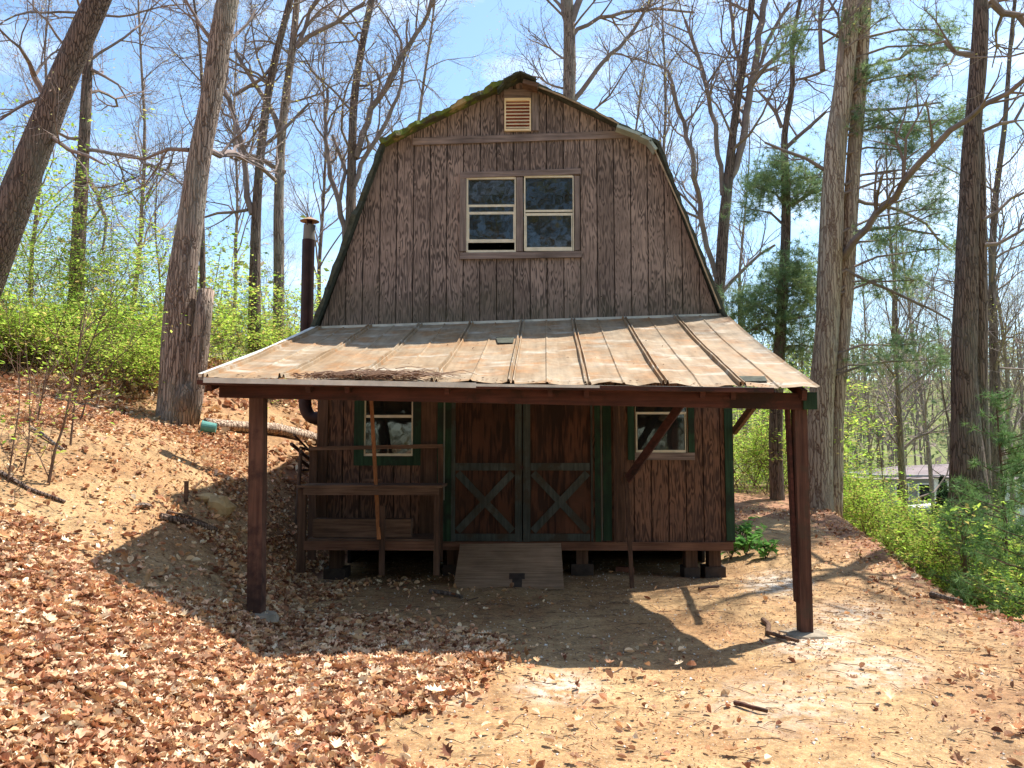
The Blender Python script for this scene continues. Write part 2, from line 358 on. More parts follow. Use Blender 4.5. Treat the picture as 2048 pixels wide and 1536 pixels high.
def litter(x, y, z):
    """leaf cover 0..1 at ground points"""
    px, py = proj(x, y, z); j = jit(x, y); px = px + j[:, 0] + rng.normal(0, 20, len(px)); py = py + j[:, 1] + rng.normal(0, 11, len(px))
    d = np.ones(len(x))
    d[inpoly(px, py, YARD)] = 0.013; d[inpoly(px, py, PATH)] = 0.10; d[inpoly(px, py, MOUND)] = 0.1
    bank = (d > .9) & (px < 640) & (py > 800) & (py < 1130); nz = np.array([noise.noise((a * 1.1, b_ * 1.1, 31)) for a, b_ in zip(x, y)]); d[bank] = np.clip(.42 + 1.3 * nz[bank], .12, 1)
    und = (y > 9.1) & (y < 15) & (x > -2.5) & (x < 2.4); d[und] = 0.02
    right = (px > 1560) & (d < 0.05); d[right] = 0.06
    edge = (px > 1650) & (py < 1290) & (py > 1045) & (x < 5.2); d[edge] = np.maximum(d[edge], 0.5 * sm((x[edge] - 2.9) / 1.2))
    br = (px > 1900) & (py > 1330) ; d[br] = 0.45
    d[(y < 1.5)] = 0.2
    return d
def axis(lo, hi, f0, f1, fine, grow=1.13):
    a = list(np.arange(f0, f1 + 1e-6, fine)); s = fine
    while a[-1] < hi: s *= grow; a.append(a[-1] + s)
    s = fine
    while a[0] > lo: s *= grow; a.insert(0, a[0] - s)
    return np.array(a)
gx = axis(-420, 420, -7.5, 6.5, 0.07); gy = axis(-120, 520, 2.6, 14.5, 0.07)
XX, YY = np.meshgrid(gx, gy); xs, ys = XX.ravel(), YY.ravel()
zs = H0(xs, ys) + np.array([ngh(a, c) for a, c in zip(xs, ys)])
lt = litter(xs, ys, zs)
gpx, gpy = proj(xs, ys, zs)
gc = np.zeros((len(xs), 3)); gc[:, 0] = lt * (0.55 + 0.45 * (lt > .9))
gc[:, 1] = sm((xs - 5.0 - 0.1 * np.maximum(0, ys - 9)) / 1.2) * 0.9 + sm((ys - 15) / 5) * 0.6; gc[:, 1] = np.clip(gc[:, 1], 0, 1)
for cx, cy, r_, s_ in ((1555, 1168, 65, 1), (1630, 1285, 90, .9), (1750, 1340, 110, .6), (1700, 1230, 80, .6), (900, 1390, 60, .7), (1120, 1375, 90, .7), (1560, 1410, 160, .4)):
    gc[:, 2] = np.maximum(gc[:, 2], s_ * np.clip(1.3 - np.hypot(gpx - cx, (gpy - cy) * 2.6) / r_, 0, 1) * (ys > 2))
nx_, ny_ = len(gx), len(gy)
i, j = np.meshgrid(np.arange(ny_ - 1), np.arange(nx_ - 1), indexing='ij'); a = i * nx_ + j
g = MB().add(np.stack([xs, ys, zs], 1), np.stack([a, a + 1, a + nx_ + 1, a + nx_], -1).reshape(-1, 4), None, gc)
o = obj('ground', g, M['ground'], smooth=True); tag(o, 'sandy clay yard with leaf strewn bank on the left', 'ground', kind='structure')

# ---------------------------------------------------------------- shed
Y0 = 9.48
def WP(px, py, Y=Y0): p = U(px, py, Y); return p.x, p.z
def pbox(mb, px0, py0, px1, py1, ya, yb, Yr=Y0):
    x0, z1 = WP(px0, py0, Yr); x1, z0 = WP(px1, py1, Yr); mb.box(x0, x1, ya, yb, z0, z1); return mb
SHED = thing('shed', 'weathered brown plywood barn shed with gambrel roof and tin porch roof', 'shed', (0, Y0, 0.0))
outline = [WP(640, 655), WP(771, 292), WP(1040, 165), WP(1309, 292), WP(1440, 640)]
ox = [p[0] for p in outline]; oz = [p[1] for p in outline]
XL, XR = WP(635, 950)[0], WP(1468, 950)[0]
def top(x): return float(np.interp(x, ox, oz))
def siding(mb, x0, x1, zlo, topf, holes, extra=()):
    e = {x0, x1}; g0 = math.floor(x0 / 0.2032) * 0.2032; k = g0; gr = []
    while k < x1 + 0.21:
        gr.append(k); e |= {v for v in (k - 0.0065, k + 0.0065) if x0 < v < x1}; k += 0.2032
    for h in holes: e |= {v for v in h[:2] if x0 < v < x1}
    e |= {v for v in extra if x0 < v < x1}
    e = sorted(e)
    for a, c in zip(e, e[1:]):
        if c - a < 1e-5: continue
        m = (a + c) / 2; isg = any(abs(m - q) < 0.0066 for q in gr); y = Y0 + (0.012 if isg else 0); cc = .13 if isg else .5
        segs = [(zlo, None)]
        for h in holes:
            if h[0] - 1e-6 <= a and c <= h[1] + 1e-6:
                ns = []
                for s0, s1 in segs:
                    t_ = s1 if s1 is not None else 99
                    if h[2] > s0: ns.append((s0, min(h[2], t_)))
                    if h[3] < t_: ns.append((max(h[3], s0), s1))
                segs = ns
        for s0, s1 in segs:
            ta = s1 if s1 is not None else topf(a); tb = s1 if s1 is not None else topf(c)
            if max(ta, tb) - s0 < 0.005: continue
            ta = max(ta, s0 + .001); tb = max(tb, s0 + .001)
            mb.hexa([(a, y, s0), (c, y, s0), (c, Y0 + .03, s0), (a, Y0 + .03, s0), (a, y, ta), (c, y, tb), (c, Y0 + .03, tb), (a, Y0 + .03, ta)], (cc, cc, cc))
def hole(px0, py0, px1, py1): a = WP(px0, py0); c = WP(px1, py1); return (a[0], c[0], c[1], a[1])
hu = [hole(932, 354, 1033, 506), hole(1046, 350, 1149, 503)]
up = MB(); siding(up, ox[0], ox[-1], 2.62, top, hu, ox)
for row in (2.75, 3.35, 3.95, 4.55, 5.1):
    k_ = math.ceil(ox[0] / .4064)
    while k_ * .4064 < ox[-1]:
        x = k_ * .4064 + .03 + random.gauss(0, .008)
        if row < top(x) - .1: z = row + random.gauss(0, .02); up.box(x - .006, x + .006, Y0 - .002, Y0 + .004, z - .006, z + .006, (.08, .06, .05))
        k_ += 1
obj('upper_siding', up, M['ply_up'], SHED, label='grey brown weathered plywood gable siding')
hl = [hole(728, 780, 826, 912), hole(1270, 780, 1375, 906), hole(903, 760, 1187, 1084)]
zsill = WP(1200, 1084)[1]
lo = MB(); siding(lo, XL, XR, zsill, lambda x: 2.615, hl); obj('lower_siding', lo, M['ply_low'], SHED, label='red brown stained plywood siding under the porch')
# body: side walls, back wall, floor
YB = 15.4
w = MB(); w.box(XL, XL + .05, Y0 + .03, YB, zsill, 2.9); w.box(XR - .05, XR, Y0 + .03, YB, zsill, 2.9); w.box(XL + .05, XR - .05, YB - .05, YB, zsill, 2.9)
a = [(ox[k], YB - .05, oz[k]) for k in range(5)]; bk = [(p[0], YB, p[2]) for p in a]
w.add(a + bk, [(0, 1, 3, 4), (5, 9, 8, 6)], [(1, 2, 3), (6, 8, 7)]); obj('wall', w, M['brown_v'], SHED)
f_ = MB(); f_.box(XL + .05, XR - .05, Y0 + .03, YB - .05, zsill - .02, zsill + .03); f_.box(XL + .1, XR - .1, Y0 + .05, YB - .1, 2.60, 2.66); obj('floor', f_, M['interior'], SHED)
s_ = MB(); x0, z1 = WP(636, 1082); x1, z0 = WP(1466, 1101); s_.box(x0, x1, Y0 - .035, Y0 - .002, z0, z1); s_.box(x0 + .02, x0 + .06, Y0, YB, z0, z1 - .01); s_.box(x1 - .06, x1 - .02, Y0, YB, z0, z1 - .01); obj('sill_beam', s_, M['sill'], SHED)
SILL0 = z0
for px, w_ in ((668, 44), (1165, 44), (1385, 30), (1432, 40), (905, 40)):
    x, _ = WP(px, 1110); hgt = H(x, Y0 + .15); k = MB(); k.box(x - w_ / 336, x + w_ / 336, Y0 + .03, Y0 + .32, hgt - .05, hgt + .13); obj('pier', k, M['block'], SHED)
    k.v.clear()
    k = MB(); k.box(x - .07, x + .07, Y0 + .05, Y0 + .25, hgt + .13, SILL0); obj('pier', k, M['brown_v'], SHED)
k = MB(); k.box(XL + .1, XR - .1, YB - .12, YB - .08, -.1, SILL0 + .12); obj('light_block', k, M['dark'], SHED)  # added boards that keep sunlight from showing through under the floor
k = MB(); k.box(XL + .1, XL + .14, Y0 + 1.2, YB - .13, -.1, SILL0 + .02); obj('light_block', k, M['dark'], SHED); k = MB(); k.box(XR - .14, XR - .1, Y0 + 1.2, YB - .13, -.1, SILL0 + .02); obj('light_block', k, M['dark'], SHED)
# corner boards and planks on the front
def board(px0, py0, px1, py1, mat, t=0.022, name='trim_board', yb=0.0):
    k = MB(); pbox(k, px0, py0, px1, py1, Y0 - t - yb, Y0 - .001 - yb); return obj(name, k, M[mat], SHED)
board(637, 770, 652, 1081, 'brown_v'); board(1446, 770, 1469, 1081, 'green', .025); board(842, 770, 874, 1081, 'brown_v', .018); board(1225, 770, 1250, 1081, 'brown_v', .02)
board(876, 770, 889, 1081, 'green', .03); board(890, 770, 903, 1083, 'green', .018); board(1188, 770, 1202, 1083, 'green', .03); board(1204, 770, 1224, 1081, 'green', .016)
k = MB(); pbox(k, 1202, 770, 1203.6, 1080, Y0 - .034, Y0 - .03); pbox(k, 888.4, 770, 889.8, 1000, Y0 - .034, Y0 - .03); obj('metal_strip', k, m_plain('dull_strip', (.20, .20, .17), .6), SHED)
# gable trim band (sags to the left), vent
def slant(px0, py0, px1, py1, hpx, ya, yb, mat, name='trim_board'):
    a, c = U(px0, py0, Y0), U(px1, py1, Y0); h = hpx / 168.
    k = MB(); k.hexa([(a.x, ya, a.z - h), (c.x, ya, c.z - h), (c.x, yb, c.z - h), (a.x, yb, a.z - h), (a.x, ya, a.z), (c.x, ya, c.z), (c.x, yb, c.z), (a.x, yb, a.z)]); return obj(name, k, M[mat], SHED)
slant(826, 277, 1262, 262, 15, Y0 - .02, Y0 - .001, 'board')
board(1063, 186, 1077, 262, 'board_v'); board(1008, 180, 1062, 197, 'board', .018)
vt = MB(); pbox(vt, 1009, 198, 1012, 263, Y0 - .03, Y0 - .002); pbox(vt, 1059, 198, 1062, 263, Y0 - .03, Y0 - .002); pbox(vt, 1012, 198, 1059, 203, Y0 - .03, Y0 - .002); pbox(vt, 1012, 259.5, 1059, 263, Y0 - .03, Y0 - .002)
V = obj('gable_vent', vt, M['louver'], SHED)
for q in range(8):
    k = MB(); x0, z = WP(1012, 207 + q * 6.8); x1, _ = WP(1059, 207); k.hexa([(x0, Y0 - .028, z - .022), (x1, Y0 - .028, z - .022), (x1, Y0 - .003, z), (x0, Y0 - .003, z), (x0, Y0 - .028, z - .015), (x1, Y0 - .028, z - .015), (x1, Y0 - .003, z + .007), (x0, Y0 - .003, z + .007)]); obj('louver_slat', k, M['louver'], V)
k = MB(); pbox(k, 1012, 203, 1059, 260, Y0 - .0028, Y0 - .002); obj('vent_backing', k, m_plain('vent_backing', (0.25, 0.07, 0.05), 0.9), V)
# windows
def window(name, bars, panes, casing, label=None):
    fr = MB()
    for (a, b1, c, d, ya, yb) in bars: pbox(fr, a, b1, c, d, Y0 + ya, Y0 + yb)
    o = obj(name, fr, M['cream'], SHED, label=label)
    for (a, b1, c, d, yy) in panes: k = MB(); pbox(k, a, b1, c, d, Y0 + yy, Y0 + yy + .004); obj('pane', k, M['glass'], o)
    for (a, b1, c, d, mat, t) in casing: k = MB(); pbox(k, a, b1, c, d, Y0 - t, Y0 - .0005); obj('casing', k, M[mat], o)
    return o
window('window', [(933, 355, 936, 505, -.012, .02), (1029, 355, 1032, 505, -.012, .02), (936, 355, 1029, 358.5, -.012, .02), (936, 501, 1029, 505, -.014, .02),
        (936, 409, 1029, 413, .008, .022), (936, 424, 1029, 428.5, -.004, .0075), (936, 479, 1029, 485, -.004, .0075), (936, 428.5, 938.5, 479, -.004, .0075), (1026.5, 428.5, 1029, 479, -.004, .0075), (936, 413, 938, 424, .008, .02), (1027, 413, 1029, 424, .008, .02)],
       [(936, 358.5, 1029, 409, .012), (938, 413, 1027, 424, .013), (938.5, 428.5, 1026.5, 479, .001)],
       [(920, 357, 932.5, 503, 'board_v', .022), (1033, 356, 1046, 503, 'board_v', .022)], 'sash window with its lower sash raised')
window('window', [(1048, 352, 1051, 502, -.012, .02), (1145, 352, 1148, 502, -.012, .02), (1051, 352, 1145, 355, -.012, .02), (1051, 495, 1145, 502, -.014, .02),
        (1051, 419.5, 1145, 423, .008, .022), (1051, 426.5, 1145, 431, -.004, .0075), (1051, 431, 1053.5, 495, -.004, .0075), (1142.5, 431, 1145, 495, -.004, .0075)],
       [(1051, 355, 1145, 419.5, .012), (1053.5, 431, 1142.5, 495, .001)],
       [(1148.5, 353, 1160, 501, 'board_v', .022)])
slant(920, 346, 1161, 338, 12, Y0 - .026, Y0 - .0005, 'board'); slant(920, 506.5, 1163, 503, 13, Y0 - .028, Y0 - .0005, 'board')
window('window', [(728, 782, 730.5, 912, -.01, .02), (824, 782, 826.5, 912, -.01, .02), (730.5, 830, 824, 835.5, -.01, .02), (730.5, 907, 824, 912, -.012, .02)],
       [(730.5, 782, 824, 830, .01), (730.5, 835.5, 824, 907, .003)], [(710, 775, 727.5, 931, 'green', .02), (827, 775, 841.5, 931, 'green', .02), (727.5, 912.5, 827, 931, 'green', .02)])
window('window', [(1270, 782, 1272, 905, -.01, .02), (1372, 782, 1374.5, 905, -.01, .02), (1272, 824, 1372, 828.5, -.01, .02), (1272, 900, 1372, 905, -.012, .02), (1272, 828.5, 1275, 900, -.002, .01), (1369, 828.5, 1372, 900, -.002, .01)],
       [(1272, 782, 1372, 824, .01), (1275, 828.5, 1369, 900, .003)], [(1254, 775, 1269.5, 920, 'green', .02), (1375, 775, 1389, 907, 'green', .02), (1269.5, 905.5, 1389, 920, 'board', .021)])
# doors
def door(pl, pr, sl_, sr_):
    k = MB(); pbox(k, pl, 765, pr, 1083, Y0 - .002, Y0 + .03); o = obj('door', k, M['ply_door'], SHED)
    def rail(a, b1, c, d, t=.022): k = MB(); pbox(k, a, b1, c, d, Y0 - t, Y0 - .0025); obj('rail', k, M['grey'], o)
    rail(sl_[0], 765, sl_[1], 1083, .024); rail(sr_[0], 765, sr_[1], 1083, .024); i0, i1 = sl_[1] + .2, sr_[0] - .2
    rail(i0, 926, i1, 941); rail(i0, 1067, i1, 1082)
    for n_, (pa, pb) in enumerate((((i0 + 5, 946), (i1 - 5, 1062)), ((i0 + 5, 1062), (i1 - 5, 946)))):
        A, B = U(*pa, Y0 - .012 - .004 * n_), U(*pb, Y0 - .012 - .004 * n_); k = MB(); k.bar(A, B, .016, .085, up=(0, 0, 1)); obj('cross_brace', k, M['grey'], o)
    return o
door(903.5, 1044, (904, 910), (1030, 1044)); door(1046, 1187, (1046, 1061), (1180, 1186.5))
k = MB()
A = U(1042, 935, Y0 - .03); k.box(A.x - .012, A.x + .03, Y0 - .035, Y0 - .0245, A.z - .02, A.z + .02); obj('latch', k, M['pipe'], SHED)
# gambrel roof slopes with rough shingle edges
def slope(p, q, thick, mat, name, edge=0.02, seed=0, over=0.13, n=26):
    p, q = Vector((p[0], 0, p[1])), Vector((q[0], 0, q[1])); d = q - p; nrm = Vector((-d.z, 0, d.x)).normalized()
    if nrm.z < 0: nrm = -nrm
    mb = MB(); rows = []
    yv = [Y0 - over, Y0 + .05, Y0 + .6, Y0 + 2, Y0 + 4, YB + .1]
    for a in range(n + 1):
        t = a / n; step = (a % 3) * 0.006
        for k_, y in enumerate(yv):
            e = noise.noise((t * 9 + seed, y * 2, 1)) * edge
            yy = y + (noise.noise((t * 14 + seed, 4, 2)) * edge * 2 if k_ == 0 else 0)
            P = p + d * t; u = P + nrm * (thick + e + step); l = P + nrm * 0.001 - nrm * (max(0, -noise.noise((t * 11 + seed, 7, 2))) * edge * 1.2 if k_ == 0 else 0)
            rows += [(u.x, yy, u.z), (l.x, yy, l.z)]
    m = len(yv); Q = []
    ix = lambda a, k_, s: (a * m + k_) * 2 + s
    for a in range(n):
        for k_ in range(m - 1):
            Q += [(ix(a, k_, 0), ix(a + 1, k_, 0), ix(a + 1, k_ + 1, 0), ix(a, k_ + 1, 0)), (ix(a, k_, 1), ix(a, k_ + 1, 1), ix(a + 1, k_ + 1, 1), ix(a + 1, k_, 1))]
        Q += [(ix(a, 0, 0), ix(a, 0, 1), ix(a + 1, 0, 1), ix(a + 1, 0, 0)), (ix(a, m - 1, 0), ix(a + 1, m - 1, 0), ix(a + 1, m - 1, 1), ix(a, m - 1, 1))]
    for k_ in range(m - 1):
        Q += [(ix(0, k_, 0), ix(0, k_ + 1, 0), ix(0, k_ + 1, 1), ix(0, k_, 1)), (ix(n, k_, 0), ix(n, k_, 1), ix(n, k_ + 1, 1), ix(n, k_ + 1, 0))]
    mb.add(rows, Q); return obj(name, mb, M[mat], SHED)
pk, kl, kr = outline[2], outline[1], outline[3]
e = WP(766, 298)
slope((pk[0], pk[1] + .01), (kl[0] - .03, kl[1] - .03), .055, 'moss', 'roof_slope', .032, 1, .16, 60)
slope((pk[0], pk[1] + .012), (kr[0] + .03, kr[1] - .03), .03, 'shingle', 'roof_slope', .012, 4)
slope((kl[0] + .01, kl[1]), (ox[0] - .07, oz[0] - .12), .045, 'shingle', 'roof_slope', .02, 8)
slope((kr[0], kr[1]), (ox[4] + .05, oz[4] - .06), .03, 'shingle', 'roof_slope', .012, 12)
def edge_strip(pts, w_, mat, name, y=Y0 - .16, h=.02):
    k = MB()
    for (a, c) in zip(pts, pts[1:]):
        A, B = U(a[0], a[1], y), U(c[0], c[1], y); k.bar(A, B, w_, h, up=(0, 0, 1))
    return obj(name, k, M[mat], SHED)
M['tanedge'] = m_plain('tan_drip_edge', (0.42, 0.31, 0.20), 0.7, 0, 0.4, 9)
edge_strip([(1052, 164), (1120, 190), (1190, 222), (1238, 248)], .012, 'tanedge', 'drip_edge', Y0 - .14, .018)
edge_strip([(1310, 300), (1330, 345), (1372, 440), (1410, 540), (1441, 618)], .012, 'tanedge', 'drip_edge', Y0 - .14, .016)
M['paleflash'] = m_plain('pale_green_flashing', (0.40, 0.46, 0.40), 0.5, .2, .3, 6)
k = MB()
for a, c in (((1234, 252), (1284, 270)), ((1281, 271), (1303, 281)), ((1300, 281), (1313, 299))):
    A, B = U(*a, Y0 - .17), U(*c, Y0 - .17); k.bar(A + Vector((0, .12, .006)), B + Vector((0, .12, .006)), .24, .035)
obj('roof_flashing', k, M['paleflash'], SHED)
k = MB()
for a, c, w_ in (((1008, 170), (1041, 154), .30), ((1041, 154), (1072, 168), .30), ((1046, 166), (1078, 174), .2), ((995, 184), (1014, 164), .16)):
    A, B = U(*a, Y0 - .12), U(*c, Y0 - .12); k.bar(A, B, w_, .018)
obj('ridge_cap', k, M['shingle'], SHED)
k = MB(); A = U(1060, 173, Y0 - .1); k.bar(U(1046, 168, Y0 - .15), U(1076, 176, Y0 - .15), .16, .05); obj('ridge_cap', k, M['brown'], SHED, label='exposed brown wood at the peak')
# ---- porch roof: eight standing seam sheets on rafters and a beam
YE = 6.39
EL, ER = U(405, 755, YE), U(1633, 775, YE + .02); TL, TR = U(634, 657, Y0 - .03), U(1449, 631, Y0 - .03)
def roofpt(u, v):
    """u 0..1 left to right, v 0 at the wall, 1 at the eave"""
    a = TL.lerp(TR, u); c = EL.lerp(ER, u); p = a.lerp(c, v)
    p.z += -.035 * math.sin(math.pi * v) * (0.6 + .4 * math.sin(u * 7)) + .012 * noise.noise((u * 6, v * 4, 2)) + .010 * noise.noise((u * 23, v * 9, 4)) * v
    return p
NS = 8
for s in range(NS):
    prof = [(0, .0), (.012, .034), (.03, .036), (.045, .004), (.06, .004), (.075, .030), (.088, .028), (.10, 0), (.2, .001), (.33, -.003), (.5, .0), (.517, .011), (.53, .011), (.545, 0), (.7, -.003), (.82, 0), (.93, .001), (1.0, .003), (1.04, .014)]
    NV = 18; mb = MB(); rows = []
    dv = random.uniform(-.006, .008)
    for vi in range(NV + 1):
        v = vi / NV
        for u, h in prof:
            uu = (s + u) / NS
            vv = v * (1.0 + dv + .006 * noise.noise((uu * 40, 3, s)))
            p = roofpt(min(uu, 1.006), vv)
            k_ = 1.4 * v if v > .85 else 1
            rows.append((p.x, p.y, p.z + h * (1.0 + .5 * noise.noise((s, v * 5, 1))) + (0.012 * math.sin(u * 9 + s) * max(0, v - .9) * 10 if 0 < u < 1 else 0) + .0015))
    c_ = len(prof); i, j = np.meshgrid(np.arange(NV), np.arange(c_ - 1), indexing='ij'); a = i * c_ + j
    mb.add(rows, np.stack([a, a + c_, a + c_ + 1, a + 1], -1).reshape(-1, 4))
    o = obj('porch_roof_sheet', mb, M['tin'], SHED, smooth=False)
    md = o.modifiers.new('t', 'SOLIDIFY'); md.thickness = .002; md.offset = -1
k = MB(); k.bar(roofpt(0, 0) + Vector((-.01, 0, .02)), roofpt(0, .5) + Vector((-.01, 0, .02)), .05, .03); k.bar(roofpt(0, .5) + Vector((-.01, 0, .02)), roofpt(0, 1) + Vector((-.01, 0, .018)), .05, .03); obj('rake_flashing', k, M['white_edge'], SHED)
k = MB(); k.bar(EL + Vector((.02, -.03, -.024)), roofpt(.45, 1) + Vector((0, -.03, -.028)), .004, .042); k.bar(roofpt(.45, 1) + Vector((0, -.026, -.026)), roofpt(.93, 1) + Vector((0, -.026, -.022)), .004, .022); obj('eave_flashing', k, M['white_edge'], SHED)
k = MB(); k.bar(TL + Vector((0, .012, .012)), TR + Vector((0, .012, .012)), .03, .03); obj('wall_flashing', k, M['galv'], SHED)
k = MB(); k.bar(U(398, 765, YE + .03), U(1545, 781, YE + .03), .09, .035); obj('eave_board', k, M['red'], SHED)
# beam and posts
YP = 6.58
bl, br_ = U(440, 779, YP), U(1600, 803, YP); k = MB(); k.bar(bl, br_, .04, .135); obj('beam', k, M['red'], SHED)
k = MB(); k.bar(bl + Vector((.1, .085, .01)), br_ + Vector((.04, .085, .01)), .038, .13); obj('beam', k, M['red'], SHED)
k = MB(); A = U(1605, 802, YP); k.box(A.x, A.x + .11, YP - .03, YP + .0, A.z - .07, A.z + .07); obj('beam_end_block', k, M['green'], SHED)
for u in (.005, .17, .235, .40, .57, .63, .82, .87, .985):
    a, c = roofpt(u, .01), roofpt(u, .985); k = MB(); k.bar(a - Vector((0, 0, .115)), c - Vector((0, -.02, .075)), .04, .085); obj('rafter', k, M['red'], SHED)
for v in (.3, .62):
    k = MB(); k.bar(roofpt(0.01, v) - Vector((0, 0, .062)), roofpt(.99, v) - Vector((0, 0, .062)), .09, .02); obj('purlin', k, M['red'], SHED)
gl = G(511, 1224); gr_ = G(1608, 1262)
pb = Vector((U(513, 1224, YP + .03).x, YP + .03, H(U(513, 1224, YP).x, YP) - .05)); pt = U(517, 780, YP + .06)
k = MB(); k.bar(pb, pt, .118, .118, up=(0, 1, 0)); obj('post', k, M['post'], SHED, label='left brown square porch post')
pb2 = Vector((U(1610, 1262, YP + .03).x, YP + .03, H(2.2, YP) - .05)); pt2 = U(1597, 800, YP + .05)
k = MB(); k.bar(pb2, pt2, .098, .11, up=(0, 1, 0)); obj('post', k, M['redpost'], SHED, label='right reddish porch post leaning outward')
k = MB(); k.bar(pb2 + Vector((-.052, .03, .3)), pt2 + Vector((-.085, .03, -.02)), .022, .08, up=(0, 1, 0)); obj('post_side_board', k, M['red'], SHED)
for q, (p, s1) in enumerate(((pb, .2), (pb2, .22))):
    k = MB(); z = H(p.x, p.y); pts = []
    for a in range(14):
        r_ = s1 * .85 * (1 + .6 * noise.noise((a * .9, q * 3, 1))); pts.append((p.x + math.cos(a * .4488) * r_ * 1.1, p.y + math.sin(a * .4488) * r_))
    V_ = [(x, y, z - .04) for x, y in pts] + [(p.x + (x - p.x) * .85, p.y + (y - p.y) * .85, z + .012 + .01 * noise.noise((x * 9, y * 9, 1))) for x, y in pts] + [(p.x, p.y, z + .03)]
    k.add(V_, [(a, (a + 1) % 14, 14 + (a + 1) % 14, 14 + a) for a in range(14)], [(28, 14 + a, 14 + (a + 1) % 14) for a in range(14)]); obj('footing', k, M['concrete'], SHED)
# brace from the right corner out to the porch roof edge
k = MB(); k.bar(U(1469, 862, Y0 - .05), Vector((2.42, 7.75, 2.26)), .04, .09); obj('corner_brace', k, M['brown'], SHED)
# stovepipe
k = MB(); YS = 10.0; c0 = U(617, 480, YS); zl = U(617, 800, YS).z; z_el = U(617, 842, YS).z; wx_ = XL
pts = [(c0.x, YS, c0.z), (c0.x, YS, zl)] + [(c0.x + .13 - .13 * math.cos(t), YS, zl - .03 - .2 * math.sin(t)) for t in np.linspace(.1, math.pi / 2, 7)] + [(wx_ + .02, YS, zl - .235)]
k.tube(pts, [.079] * len(pts), 20); SP = obj('stovepipe', k, M['pipe'], SHED, smooth=False)
k = MB(); zt = U(618, 450, YS).z; k.tube([(c0.x + .004, YS, c0.z + .0), (c0.x + .008, YS, zt)], [.074, .072], 20); obj('pipe_collar', k, m_plain('dull_collar_metal', (.22, .20, .17), .6, .2), SP)
k = MB(); zc = U(620, 433, YS).z; n = 16
k.add([(c0.x + .01, YS, zc)] + [(c0.x + .01 + .125 * math.cos(a * math.pi / 8), YS + .125 * math.sin(a * math.pi / 8), zc - .065) for a in range(16)] + [(c0.x + .01, YS, zc - .05)], None, [(0, 1 + a, 1 + (a + 1) % 16) for a in range(16)] + [(17, 1 + (a + 1) % 16, 1 + a) for a in range(16)])
obj('pipe_cap', k, m_plain('rusted_cap', (.38, .24, .15), .7), SP)
k = MB()
for a in (0.4, 2.5, 4.6): k.bar((c0.x + .01 + .07 * math.cos(a), YS + .07 * math.sin(a), zt - .02), (c0.x + .01 + .085 * math.cos(a), YS + .085 * math.sin(a), zc - .05), .012, .004)
k.tube([(c0.x + .01, YS, zt), (c0.x + .01, YS, zc - .05)], [.035, .035], 10); obj('cap_strap', k, M['pipe'], SP)

# ---------------------------------------------------------------- things about the shed
def single(name, mb, mat, label, cat, at, group=None, smooth=False):
    o = obj(name, mb, M[mat], origin=at, smooth=smooth); return tag(o, label, cat, group)
# ramp
rp = MB(); a, c = U(920, 1088, Y0 - .05), U(1122, 1086, Y0 - .05); a2, c2 = U(907, 1169, 8.72), U(1128, 1168, 8.72)
zz = H(0, 8.7) + .012; a2.z = zz; c2.z = zz; dn = Vector((0, 0, -.02))
rp.hexa([tuple(p + dn) for p in (a2, c2, c, a)] + [tuple(p) for p in (a2, c2, c, a)])
M['ramp'] = m_board('ramp_plywood', (.24, .155, .095), (.42, .28, .18), 'x')
RP = single('plywood_ramp', rp, 'ramp', 'worn plywood sheet sloping from the double doors down to the dirt', 'ramp', (0, 8.72, zz))
k = MB(); m_ = a2.lerp(c2, .57); q_ = a.lerp(c, .57); d = (q_ - m_); 
def rq(u, v): return tuple(a2.lerp(c2, u).lerp(a.lerp(c, u), v) + Vector((0, 0, .003)))
k.add([rq(.53, .0), rq(.62, .0), rq(.62, .17), rq(.53, .17), rq(.50, .17), rq(.645, .17), rq(.645, .3), rq(.50, .3)], [(0, 1, 2, 3), (4, 5, 6, 7)]); obj('stain_patch', k, M['block'], RP)
# work bench
YF, YK = 8.72, 9.34
wb = thing('work_bench', 'rough open wooden bench with shelf and tall rail against the left wall', 'bench', (U(740, 1140, YF).x, 9.0, H(-1.8, 9)))
def bb(px0, py0, px1, py1, Y, t, mat, name):
    k = MB(); a, c = U(px0, py0, Y), U(px1, py1, Y); k.box(a.x, c.x, Y, Y + t, c.z, a.z); return obj(name, k, M[mat], wb)
gz = H(-2.4, YF)
bb(596, 978, 608, 1146, YF, .06, 'brown_v', 'leg'); bb(759, 1012, 768, 1151, YF - .045, .04, 'brown_v', 'leg'); bb(868, 972, 878, 1151, YF, .06, 'brown_v', 'leg')
bb(619, 897, 630, 1120, YK, .04, 'brown_v', 'upright'); bb(876, 893, 885, 1122, YK, .04, 'brown_v', 'upright')
k = MB(); k.bar(U(618, 897, YK - .02), U(886, 892, YK - .02), .03, .045); obj('rail', k, M['brown'], wb)
a = U(608, 976, YF); c = U(878, 990, YF); k = MB(); k.box(a.x, c.x, YF - .028, YF - .003, c.z, a.z); obj('apron', k, M['brown'], wb)
for q in range(3): k = MB(); k.box(a.x - .08, c.x + .03, YF - .03 + q * .205, YF + .165 + q * .205, a.z + .003, a.z + .03); obj('top_board', k, M['brown'], wb)
a = U(608, 1082, YF); c = U(868, 1101, YF); k = MB(); k.box(a.x, c.x, YF - .002, YF + .03, c.z, a.z); obj('shelf_apron', k, M['sill'], wb); ZSH = a.z + .022
for q in range(3): k = MB(); k.box(a.x + .02, c.x - .02, YF + .035 + q * .19, YF + .22 + q * .19, a.z, a.z + .02); obj('shelf_board', k, M['brown'], wb)
